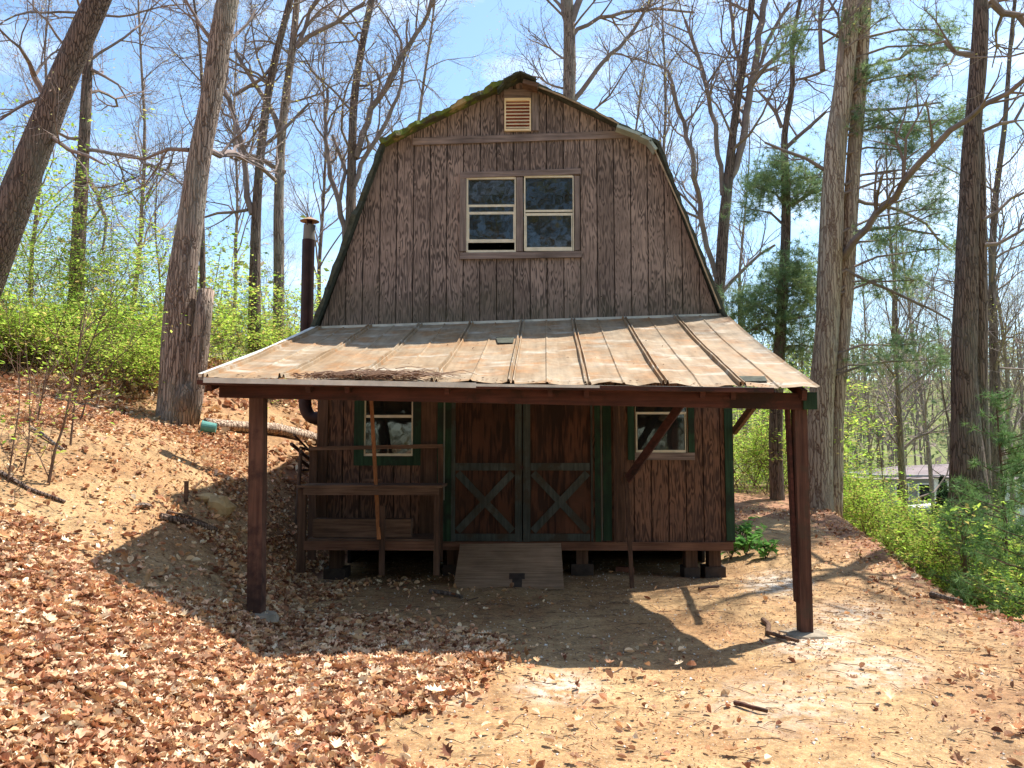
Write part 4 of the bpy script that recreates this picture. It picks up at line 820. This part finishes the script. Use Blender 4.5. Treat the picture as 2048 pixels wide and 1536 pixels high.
def scat(n, px0, px1, Y0_, Y1_, ks, lab, grp, cond=None, sc=None):
    c = 0; t_ = 0
    while c < n and t_ < n * 30:
        t_ += 1
        Y = random.uniform(Y0_, Y1_); p = U(random.uniform(px0, px1), 850, Y)
        if -3.2 < p.x < 3.0 and 8 < p.y < 16: continue
        if cond and not cond(p.x, p.y): continue
        if Y > 13 and .42 < p.x / p.y < .575: ks_ = [3]
        else: ks_ = ks
        place(random.choice(ks_), p.x, p.y, lab, grp, sc); c += 1
scat(11, -120, 250, 13.5, 18, [0, 1, 2], 'light green spring shrub in the thicket on top of the left bank', 'thicket shrubs on the left bank')
scat(15, -100, 400, 13, 19, [1, 3, 3], 'low light green spring shrub along the top of the left bank', 'low shrubs on the left bank')
scat(20, -80, 330, 11.4, 14, [3], 'low leafy green plant in the leaves near the top of the left bank', 'low plants on the left bank', sc=.8)
scat(14, 380, 660, 14.5, 22, [1, 3], 'small spring shrub behind the fallen log', 'shrubs behind the log')
scat(7, -200, 620, 20, 32, [0, 2], 'pale green young tree behind the thicket on the left', 'young trees behind the left thicket', sc=1.2)
scat(16, 1455, 1700, 15.5, 24, [1, 0, 3], 'bright green shrub seen past the right side of the shed', 'shrubs behind the shed on the right')
scat(46, 1640, 2150, 9.5, 15, [3], 'leafy green shrub on the slope falling away right of the path', 'shrubs on the right slope', cond=lambda x, y: x > 5.1 + .2 * max(0, y - 9))
scat(36, 1600, 2200, 15, 34, [1, 3, 3, 0], 'green spring shrub lower down the right slope', 'shrubs down the right slope', cond=lambda x, y: x > 5.6)
scat(14, 1850, 2250, 7.0, 10.5, [3], 'low green shrub beside the right edge of the yard', 'shrubs beside the yard', cond=lambda x, y: x > 4.9, sc=.7)

# ground cover on the right slope and plants by the shed corner
def cover(n, x0, x1, y0, y1, size, cols, mb, cond, lift=.12):
    x = rng.uniform(x0, x1, n); y = rng.uniform(y0, y1, n); m = cond(x, y); x, y = x[m], y[m]; z = H0(x, y) + rng.uniform(.0, lift, len(x)) + np.array([ngh(a, c) for a, c in zip(x, y)])
    C = np.array(cols)[rng.integers(0, len(cols), len(x))] * rng.uniform(.7, 1.3, (len(x), 1)); mb.inst(QL_V, None, QL_T, np.stack([x, y, z], 1), rots(len(x), .6), rng.uniform(.5, 1.3, len(x)) * size, C)
gcv = MB(); cover(42000, 4.4, 14, 5.5, 22, .055, GR, gcv, lambda x, y: rng.uniform(0, 1, len(x)) < sm((x - 4.55 - .18 * np.maximum(0, y - 9)) / .9) , .4)
cover(12000, -16, -3, 12, 24, .055, GR, gcv, lambda x, y: rng.uniform(0, 1, len(x)) < .9 * sm((y - 12 + .0 * x) / 4) , .35)
cover(9000, 3.2, 9, 14.5, 22, .055, GR, gcv, lambda x, y: y > 15.5, .4)
tag(obj('ground_cover', gcv, M['leaf']), 'low green weeds and seedlings covering the slope at the right', 'ground cover', kind='stuff')
def lily(px, py, h, n, seed, label):
    random.seed(seed); g_ = G(px, py); T = thing('leafy_plant', label, 'plant', g_, 'broad leaved plants by the right corner of the shed'); st = MB(); lf = MB(); P = []; 
    for s in range(n):
        a = random.uniform(0, 6.28); e_ = g_ + Vector((math.cos(a) * h * .6, math.sin(a) * h * .5, h * random.uniform(.7, 1.1))); st.tube([g_, g_.lerp(e_, .5) + Vector((0, 0, h * .12)), e_], [.006, .005, .003], 5, cap=False)
        for t in (.45, .6, .75, .88, 1): P.append(tuple(g_.lerp(e_, t) + Vector((0, 0, .02))))
    P = np.repeat(np.array(P), 2, axis=0) + rng.normal(0, .03, (len(P) * 2, 3)); n_ = len(P); C = np.array([(.10, .26, .06), (.16, .36, .08), (.22, .42, .10)])[rng.integers(0, 3, n_)]
    lf.inst(LEAF_V * np.array([.8, 1, 1]), None, LEAF_T, P, rots(n_, .7), rng.uniform(.09, .15, n_), C); obj('stems', st, M['stem'], T); obj('leaves', lf, M['leaf'], T)
for a in ((1462, 1118, .22, 6, 1, 'dark green leafy plant against the right corner sill of the shed'), (1492, 1110, .24, 7, 2, 'tallest broad leaved green plant beside the right corner of the shed'), (1532, 1118, .2, 6, 3, 'bright green broad leaved plant furthest out from the shed corner'), (1483, 1085, .3, 7, 4, 'green leafy plant behind the others at the shed corner'), (1430, 1150, .08, 2, 5, 'tiny green sprout in the sunlit dirt by the shed corner'), (1508, 1090, .2, 5, 6, 'small leafy plant between the taller plants at the shed corner')): lily(*a)
# bare saplings on the left bank, stakes and thin stems at the right
def sap(pts, Y, w0, label, twigs=5, leafs=True, name='sapling', mat='stem', group=None):
    g_ = G(*pts[0], 30) if Y is None else U(*pts[0], Y); Y = g_.y; P = [g_ - Vector((0, 0, .05))] + [U(x, y, Y + .05 * k_) for k_, (x, y) in enumerate(pts[1:])]; n = len(P)
    T = thing(name, label, 'sapling', g_, group); mb = MB(); mb.tube(P, [w0 * (1 - .75 * k_ / (n - 1)) for k_ in range(n)], 6); tips = []
    for i in range(twigs):
        a = random.randrange(1, n); q = P[a - 1].lerp(P[a], random.random()); grow(mb, q, rdir(P[a] - P[a - 1], random.uniform(.4, .8)), random.uniform(.3, .8), w0 * .4, 1, tips, .04)
    obj('stem', mb, M[mat], T)
    if leafs and tips: lf = MB(); leaves_at(lf, tips, .055, GR, .07, 3, .6); obj('leaves', lf, M['leaf'], T)
random.seed(9)
sap([(95, 968), (110, 900), (128, 850), (150, 740), (172, 620)], None, .017, 'reddish bare sapling with its foot in the dirt of the left bank', 8)
sap([(14, 965), (25, 900), (38, 820), (40, 700)], None, .010, 'thin bare sapling closest to the left edge of the photo')
sap([(45, 955), (58, 880), (60, 780), (50, 680)], None, .009, 'second thin bare sapling from the left edge')
sap([(140, 892), (150, 800), (170, 720), (200, 640), (262, 560)], None, .013, 'bent bare sapling leaning right above the dirt path', 8)
sap([(72, 845), (85, 790), (100, 700), (140, 600)], None, .012, 'slim bare sapling beside the top of the dirt path', 6)
sap([(160, 840), (175, 790), (230, 720), (268, 688)], None, .013, 'forked leaning sapling with a broken tip above the path', 6)
sap([(2010, 1215), (2000, 1120), (1985, 1040), (1980, 985)], None, .02, 'bare broken upright stick at the right edge of the yard', 0, False, 'broken_stick')
sap([(1945, 1140), (1940, 1060), (1925, 980), (1900, 940)], None, .011, 'thin bare stem left of the broken stick at the yard edge', 3)
sap([(2022, 1200), (2020, 1120), (2018, 1060)], None, .012, 'short thin stem right of the broken stick', 2, True)
sap([(1745, 1035), (1768, 980), (1760, 900), (1745, 800)], 16, .014, 'thin dark sapling on the slope right of the double trunk', 6)
T, _, _ = tree('sapling_tree', 'slender crooked young tree on the slope between the two big trunks', [(1812, 1060, 14), (1806, 960, 13), (1800, 860, 12), (1796, 760, 9), (1785, 650, 7), (1790, 540, 5)], 17, 'bark', [[(1805, 900, 7), (1840, 870, 5), (1880, 850, 3)], [(1796, 760, 6), (1740, 700, 4), (1700, 690, 3)]], 16, .2, 1.5, 2, 1.8, buds=GR, sides=8)
# ---------------------------------------------------------------- loose things on the ground
def stick(pts, r, label, mat='stem', name='fallen_stick', lift=.01):
    P = []
    for x, y in pts: g_ = G(x, y); P.append(g_ + Vector((0, 0, r + lift)))
    k = MB(); q = [];
    for a, c in zip(P, P[1:]): q += [a, a.lerp(c, .5) + Vector((random.gauss(0, .012), random.gauss(0, .012), .004))]
    q.append(P[-1]); k.tube(q, [r * (1.1 - .4 * i / len(q)) for i in range(len(q))], 8, wob=.2); return single(name, k, mat, label, 'stick', P[0])
stick([(1526, 1246), (1536, 1272), (1560, 1280), (1596, 1290)], .019, 'forked chunky stick lying left of the right porch post', 'brown')
stick([(1398, 1183), (1438, 1178)], .016, 'short reddish stick in the sunlit wedge of dirt', 'redpost')
stick([(1470, 1414), (1500, 1422), (1536, 1431)], .014, 'reddish stick lying alone in the sunny foreground dirt', 'redpost')
stick([(2060, 1245), (1990, 1225), (1930, 1190)], .014, 'long pale curved branch along the right edge of the yard', 'brown')
stick([(1860, 1195), (1900, 1205), (1925, 1210)], .024, 'dark rotten stick among leaves at the right edge', 'bark_dark')
stick([(860, 1188), (925, 1200)], .022, 'dark stick lying in the shade left of the ramp', 'bark_dark')
stick([(935, 1205), (956, 1199)], .008, 'small pale twig in the shade below the ramp', 'brown')
stick([(320, 1042), (370, 1052), (432, 1068)], .033, 'dark rotting branch half buried in leaves on the left bank', 'bark_dark')
stick([(334, 1030), (380, 1042), (430, 1064)], .02, 'thin pale branch above the rotting branch on the left bank', 'brown')
stick([(0, 950), (60, 985), (130, 1010)], .018, 'thin fallen branch across the dirt near the left edge', 'bark_dark')
stick([(60, 860), (100, 885), (128, 905)], .016, 'short branch at the top of the dirt path', 'bark')
stick([(600, 1415), (640, 1370), (650, 1360)], .005, 'thin pale twig in the foreground leaves')
stick([(372, 1010), (371, 965)], .014, 'short upright stake in the leaves near the rotting branch', 'brown', 'short_stake') if False else None
g_ = G(372, 1008); k = MB(); k.bar(g_ - Vector((0, 0, .05)), U(373, 962, g_.y), .04, .02, up=(0, 1, 0)); single('short_stake', k, 'brown', 'short upright stake standing in leaves on the left bank', 'stake', g_)
def rock(px, py, r, mat, label, sq=.6, dx=0):
    g_ = G(px, py); k = MB(); n, m = 10, 7; V_ = []
    for i in range(m):
        t = math.pi * i / (m - 1)
        for j in range(n):
            a = j * 2 * math.pi / n; d = Vector((math.sin(t) * math.cos(a), math.sin(t) * math.sin(a), math.cos(t) * sq)); s1 = r * (1 + .35 * noise.noise(d * 1.7 + Vector((px, 0, 0)))); V_.append(tuple(g_ + d * s1 + Vector((0, 0, r * sq * .3))))
    k.add(V_, [(i * n + j, (i + 1) * n + j, (i + 1) * n + (j + 1) % n, i * n + (j + 1) % n) for i in range(m - 1) for j in range(n)]); return single('rock', k, mat, label, 'rock', g_)
M['sandstone'] = m_plain('yellow_sandstone', (.50, .34, .17), .95, 0, .35, 9)
rock(437, 1022, .16, 'sandstone', 'yellow sandstone lump on the dug soil of the left bank', .8); rock(408, 1000, .12, 'sandstone', 'smaller yellow stone left of the sandstone lump', .5); rock(285, 1014, .085, 'bark_dark', 'dark reddish chunk of bark at the head of the dirt path', .35)
# fallen log and bucket
lg = MB(); A = G(410, 858); B = G(640, 892); P = []
for t in np.linspace(0, 1, 10): q = A.lerp(B, t); q.z = max(H(q.x, q.y) + .05, q.z) + .02; P.append(q)
lg.tube(P, [.075, .075, .08, .085, .085, .085, .08, .09, .09, .09], 12, wob=.3); single('fallen_log', lg, 'bark_pale', 'pale fallen log lying along the top of the left bank', 'log', A, smooth=True)
g_ = G(424, 868); k = MB(); ax = Vector((.9, -.35, .1)).normalized(); ax = Vector((-.95, -.25, .12)).normalized(); c = g_ + Vector((0, -.1, .09)); k.tube([c - ax * .09, c + ax * .08, c + ax * .1], [.062, .078, .084], 18); BK = single('bucket', k, 'tealpail', 'small teal bucket tipped over on the end of the fallen log', 'bucket', g_)
k = MB(); k.tube([c + ax * .085, c + ax * .095], [.087, .087], 18); obj('rim', k, M['tealpail'], BK)

# ---------------------------------------------------------------- leaf litter
LV = []
for i, (yy, w_) in enumerate(((-.5, .06), (-.22, .30), (.1, .34), (.38, .2), (.55, .02))):
    for sx in (-1, 0, 1): LV.append((sx * w_, yy, abs(sx) * w_ * 1.15 + .55 * yy * yy + .12 * sx * yy))
LV = np.array(LV); LQ = [(a * 3 + c, a * 3 + c + 1, a * 3 + c + 4, a * 3 + c + 3) for a in range(4) for c in range(2)]
LC = [(.60, .33, .16), (.70, .45, .24), (.46, .21, .11), (.78, .56, .35), (.22, .09, .05), (.60, .32, .18), (.86, .70, .49), (.40, .22, .13), (.74, .48, .29), (.78, .50, .33)]
def scatter_leaves(n, x0, x1, y0, y1, size, mul=1.0, stack=.03):
    x = rng.uniform(x0, x1, n); y = rng.uniform(y0, y1, n); z = H0(x, y) + np.array([ngh(a, c) for a, c in zip(x, y)])
    m = rng.uniform(0, 1, n) < litter(x, y, z) * mul; m &= ~((y > Y0 - .02) & (y < YB) & (x > XL - .05) & (x < XR + .05)); x, y, z = x[m], y[m], z[m]; n = len(x)
    C = np.array(LC)[rng.integers(0, len(LC), n)] * rng.uniform(.7, 1.25, (n, 1)); P = np.stack([x, y, z + rng.uniform(.006, stack, n)], 1); S_ = np.clip(rng.lognormal(0, .38, n), .4, 2.1) * size
    V_ = LV.copy(); lit_.inst(V_, LQ, None, P, rots(n, .95), S_, C)
lit_ = MB()
ok = [(0, -.62), (.10, -.35), (.30, -.30), (.17, -.12), (.40, .02), (.19, .12), (.30, .36), (.10, .34), (0, .56), (-.10, .34), (-.30, .36), (-.19, .12), (-.40, .02), (-.17, -.12), (-.30, -.30), (-.10, -.35)]
OKV = np.array([(0, 0, 0)] + [(a, c, abs(a) * .7 + .45 * c * c + .15 * a * c) for a, c in ok]); OKT = [(0, k + 1, (k + 1) % 16 + 1) for k in range(16)]
def scatter_oak(n, x0, x1, y0, y1, size):
    x = rng.uniform(x0, x1, n); y = rng.uniform(y0, y1, n); z = H0(x, y) + np.array([ngh(a, c) for a, c in zip(x, y)])
    m = rng.uniform(0, 1, n) < litter(x, y, z); m &= ~((y > Y0 - .02) & (x > XL - .05) & (x < XR + .05)); x, y, z = x[m], y[m], z[m]; n = len(x)
    C = np.array(LC)[rng.integers(0, len(LC), n)] * rng.uniform(.7, 1.2, (n, 1)); lit_.inst(OKV, None, OKT, np.stack([x, y, z + rng.uniform(.02, .055, n)], 1), rots(n, .6), np.clip(rng.lognormal(0, .25, n), .6, 1.6) * size, C)
scatter_leaves(110000, -4.6, 1.2, 2.4, 6.4, .034, 1, .045); scatter_leaves(60000, -7.5, 0.2, 6.4, 11, .037, .9, .03); scatter_leaves(22000, -12, -2.4, 11, 20, .07, .9, .04)
scatter_leaves(16000, 0.5, 6.0, 2.4, 14, .032, .75, .02); scatter_leaves(3000, -2.8, 2.2, 6.2, 9.3, .035, 1, .015)
scatter_oak(9000, -4.6, 1.2, 2.4, 6.4, .075); scatter_oak(5000, -8, 6, 4, 12, .07)
lit_far = None
x = rng.uniform(-4.5, 5.5, 26000); y = rng.uniform(2.5, 11, 26000); z = H0(x, y) + np.array([ngh(a, c) for a, c in zip(x, y)]) + .004
kk = np.array([noise.noise((a * .9, c * .9, 4)) for a, c in zip(x, y)]) + .25 * (x > 1.5) > rng.uniform(-.45, .45, len(x)); x, y, z = x[kk], y[kk], z[kk]; n = len(x); lit_.inst(LV * np.array([.6, 1, .6]), LQ, None, np.stack([x, y, z], 1), rots(n, .4), rng.uniform(.008, .022, n), np.array([(.34, .15, .09), (.48, .24, .14), (.24, .11, .06)])[rng.integers(0, 3, n)])
tag(obj('leaf_litter', lit_, M['litter']), 'dry curled tan and red brown leaves covering the bank and foreground', 'leaf litter', kind='stuff')
# twigs and pebbles on the bare dirt
tw = MB(); n = 2600; x = rng.uniform(-4.5, 5, n); y = rng.uniform(2.5, 12, n)
for a, c in zip(x, y):
    if c > Y0 - .1 and abs(a) < 2.6: continue
    l = random.uniform(.03, .16) * (2.2 if random.random() < .06 else 1); t = random.uniform(0, 6.28); z = H(a, c) + .006; q = (a + math.cos(t) * l, c + math.sin(t) * l); tw.tube([(a, c, z), ((a + q[0]) / 2 + random.gauss(0, .006), (c + q[1]) / 2, z + .006), (q[0], q[1], H(*q) + .006)], [.0028, .0025, .0015], 3, cap=False)
tag(obj('twig_litter', tw, M['stem']), 'small dry twigs scattered over the sandy yard', 'twigs', kind='stuff')
pbm = MB(); n = 7000; x = rng.uniform(-4.5, 5, n); y = rng.uniform(2.5, 11, n) ** 1.0; z = H0(x, y) + np.array([ngh(a, c) for a, c in zip(x, y)]) + .003
oc = np.array([(1, 0, 0), (-1, 0, 0), (0, 1, 0), (0, -1, 0), (0, 0, .7), (0, 0, -.7)]); ot = [(0, 2, 4), (2, 1, 4), (1, 3, 4), (3, 0, 4), (2, 0, 5), (1, 2, 5), (3, 1, 5), (0, 3, 5)]
pbm.inst(oc, None, ot, np.stack([x, y, z], 1), rots(n, 1), rng.lognormal(0, .5, n) * .0055, np.array([(.5, .38, .27), (.62, .55, .47), (.3, .18, .12), (.7, .66, .6)])[rng.integers(0, 4, n)])
tag(obj('pebbles', pbm, m_leaf('pebble_stone', 0.0, .9)), 'fine gravel scattered over the sandy yard', 'pebbles', kind='stuff')
# debris on the porch roof
db = MB(); n = 700; u = np.clip(rng.normal(.25, .045, n), .12, .42); v = 1 - np.abs(rng.normal(0, .045, n)); P = np.array([tuple(roofpt(a, c)) for a, c in zip(u, v)]); P[:, 2] += rng.uniform(.004, .022, n)
db.inst(LV * np.array([.4, 1, .5]), LQ, None, P, rots(n, .3), rng.uniform(.025, .055, n), np.array([(.26, .15, .1), (.38, .25, .17), (.16, .09, .07)])[rng.integers(0, 3, n)])
n = 130; u = rng.uniform(.05, .95, n); v = 1 - np.abs(rng.normal(0, .02, n)); v[:30] = rng.uniform(.1, .95, 30); P = np.array([tuple(roofpt(a, c)) for a, c in zip(u, v)]); P[:, 2] += .006
db.inst(LV * np.array([.4, 1, .4]), LQ, None, P, rots(n, .2), rng.uniform(.015, .035, n), np.array([(.26, .15, .1), (.38, .25, .17), (.16, .09, .07)])[rng.integers(0, 3, n)])
for i in range(110):
    a = min(.4, max(.13, random.gauss(.27, .05))); p = roofpt(a, 1 - abs(random.gauss(0, .04))) + Vector((0, 0, .03)); t = random.uniform(-.6, .6); l = random.uniform(.1, .35); db.tube([p, p + Vector((math.cos(t) * l, math.sin(t) * l * .3, .0)) * .5 + Vector((0, 0, .02)), p + Vector((math.cos(t) * l, math.sin(t) * l * .3, random.gauss(0, .015)))], [.004, .003, .002], 4, c=(.3, .19, .13))
tag(obj('roof_debris', db, M['litter']), 'dead leaves and twigs piled on the left part of the porch eave', 'debris', kind='stuff')

# ---------------------------------------------------------------- far away
hz = H(U(1850, 1000, 52).x, 52)
hs = thing('house', 'grey single storey house with pinkish brown roof down in the valley', 'house', (U(1850, 1000, 52).x, 52, -2.6)); Yh = 52
a, c = U(1760, 950, Yh), U(1925, 1045, Yh); k = MB(); k.box(a.x, c.x, Yh, Yh + 8, c.z - 1.2, a.z); obj('wall', k, M['house'], hs)
e0, e1 = U(1745, 958, Yh), U(1945, 956, Yh); r0, r1 = U(1800, 932, Yh + 4), U(1940, 926, Yh + 4); k = MB(); k.hexa([(e0.x, Yh - .5, e0.z), (e1.x, Yh - .5, e1.z), (e1.x, Yh + 8.5, e1.z), (e0.x, Yh + 8.5, e0.z), (r0.x, Yh + 3.8, r0.z), (r1.x, Yh + 3.8, r1.z), (r1.x, Yh + 4.2, r1.z), (r0.x, Yh + 4.2, r0.z)]); obj('roof', k, M['house_roof'], hs)
for px in (1790, 1835, 1885): k = MB(); a = U(px, 985, Yh); k.box(a.x, a.x + .9, Yh - .04, Yh - .003, a.z - .6, a.z + .6); w_ = obj('window', k, M['white'], hs); k = MB(); k.box(a.x + .1, a.x + .8, Yh - .06, Yh - .042, a.z - .5, a.z + .5); obj('pane', k, M['dark'], w_)
k = MB(); a = U(1826, 1016, Yh - 3); c = U(1880, 1010, Yh - 3); k.bar(a, c, 2.0, .12); 
cp = thing('carport', 'small flat white carport in front of the grey house', 'carport', (a.x + .8, Yh - 3, a.z - 2)); obj('roof', k, M['white'], cp)
for q in (a, c):
    k = MB(); k.bar(q, q - Vector((0, 0, 3)), .1, .1); obj('post', k, M['white'], cp)
sh = thing('white_building', 'white sided building with flat roof at the far right edge of the photo', 'building', (U(2000, 1000, 44).x, 44, -3)); Yw = 44
a, c = U(1961, 962, Yw), U(2110, 997, Yw); k = MB(); k.box(a.x, c.x, Yw, Yw + 5, c.z - 1.6, a.z); obj('wall', k, M['white'], sh); k = MB(); k.box(a.x - .2, c.x + .2, Yw - .2, Yw + 5.2, a.z, a.z + .1); obj('roof', k, M['house_roof'], sh)
for q in range(5): k = MB(); z = a.z - .3 - q * .15; k.box(a.x + 2.2, a.x + 3.6, Yw - .03, Yw - .002, z, z + .03); obj('siding_line', k, M['house'], sh)
# dark conical evergreen
p = U(1888, 1030, 40); T = thing('conical_evergreen', 'dark narrow conical evergreen beside the grey house', 'evergreen', (p.x, 40, p.z - 1)); k = MB(); k.tube([(p.x, 40, p.z - 2.6), (p.x, 40, p.z)], [.15, .1], 8); obj('trunk', k, M['bark_dark'], T)
n = 3500; t = rng.uniform(0, 1, n) ** .8; r_ = (1 - t) ** .6 * .62 * rng.uniform(.6, 1.08, n); an = rng.uniform(0, 6.28, n); P = np.stack([p.x + r_ * np.cos(an), 40 + r_ * np.sin(an), p.z - 2.2 + t * 4.1], 1); k = MB(); k.inst(QL_V, None, QL_T, P, rots(n, 1.2), rng.uniform(.12, .26, n), np.array([(.02, .045, .02), (.035, .06, .03)])[rng.integers(0, 2, n)]); obj('crown', k, M['needle'], T)
# far woods on the hill
fw = MB(); n = 2400; x = rng.uniform(-60, 260, n); y = rng.uniform(62, 230, n); z = H0(x, y)
for a, c, d in zip(x, y, z):
    if abs(a / c - .5) > .45: 
        if random.random() < .5: continue
    h = random.uniform(7, 13); fw.tube([(a, c, d - .5), (a + random.gauss(0, .3), c, d + h * .6), (a + random.gauss(0, .6), c, d + h)], [.12, .08, .03], 4, cap=False, c=(.30, .24, .21))  # trunks coloured pale to stand in for distance haze
    m = 46; P = np.array([a, c, d + h * .68]) + rng.normal(0, 1, (m, 3)) * np.array([1.5, 1.5, h * .19]); kk = random.random(); col = np.array([(.24, .28, .09), (.32, .29, .17), (.33, .27, .22), (.12, .16, .07)][int(kk * 3.99)])
    fw.inst(QL_V, None, QL_T, P, rots(m, 1), rng.uniform(.35, .95, m), col * rng.uniform(.7, 1.3, (m, 1)))
tag(obj('far_woods', fw, M['bud']), 'far hillside woods in early spring leaf', 'woods', kind='stuff')
mw = MB(); n = 60000; x = rng.uniform(-50, 45, n); y = rng.uniform(20, 75, n); z = H0(x, y); hh = rng.uniform(0, 1, n) ** 1.6 * 4.2; kk = np.array([noise.noise((a * .35, c * .35, 2)) for a, c in zip(x, y)]) > -.05; hh = np.where((x / y > .40) & (x / y < .66) & (y < 52), hh * .12, hh); P = np.stack([x, y, z + hh], 1)[kk]; P = P[~((np.abs(P[:, 0] - hs.location.x) < 9) & (P[:, 1] > 34) & (P[:, 1] < 62))]; n = len(P)
mw.inst(QL_V, None, QL_T, P, rots(n, .8), rng.uniform(.1, .3, n), np.array([(.32, .42, .08), (.42, .46, .15), (.28, .30, .14), (.40, .33, .22)])[rng.integers(0, 4, n)])
tag(obj('distant_undergrowth', mw, M['leaf']), 'hazy light green undergrowth filling the woods beyond the near trees', 'undergrowth', kind='stuff')
# woods behind the camera, seen only mirrored in the window glass
bw = MB(); n = 70000; x = rng.uniform(-32, 32, n); y = rng.uniform(-22, -12, n); kk = np.array([.25 + noise.noise((a * .5, c * .5, z_ * .35)) for a, c, z_ in zip(x, y, rng.uniform(0, 14, n))])
P = np.stack([x, y, rng.uniform(0, 23, n)], 1)[kk > -.1]; n = len(P); bw.inst(QL_V, None, QL_T, P, rots(n, 1), rng.uniform(.3, .6, n), np.array([(.24, .26, .09), (.30, .28, .13), (.26, .20, .13)])[rng.integers(0, 3, n)])
tag(obj('woods_across_the_drive', bw, M['bud']), 'woods across the drive mirrored in the gable windows', 'woods', kind='stuff')
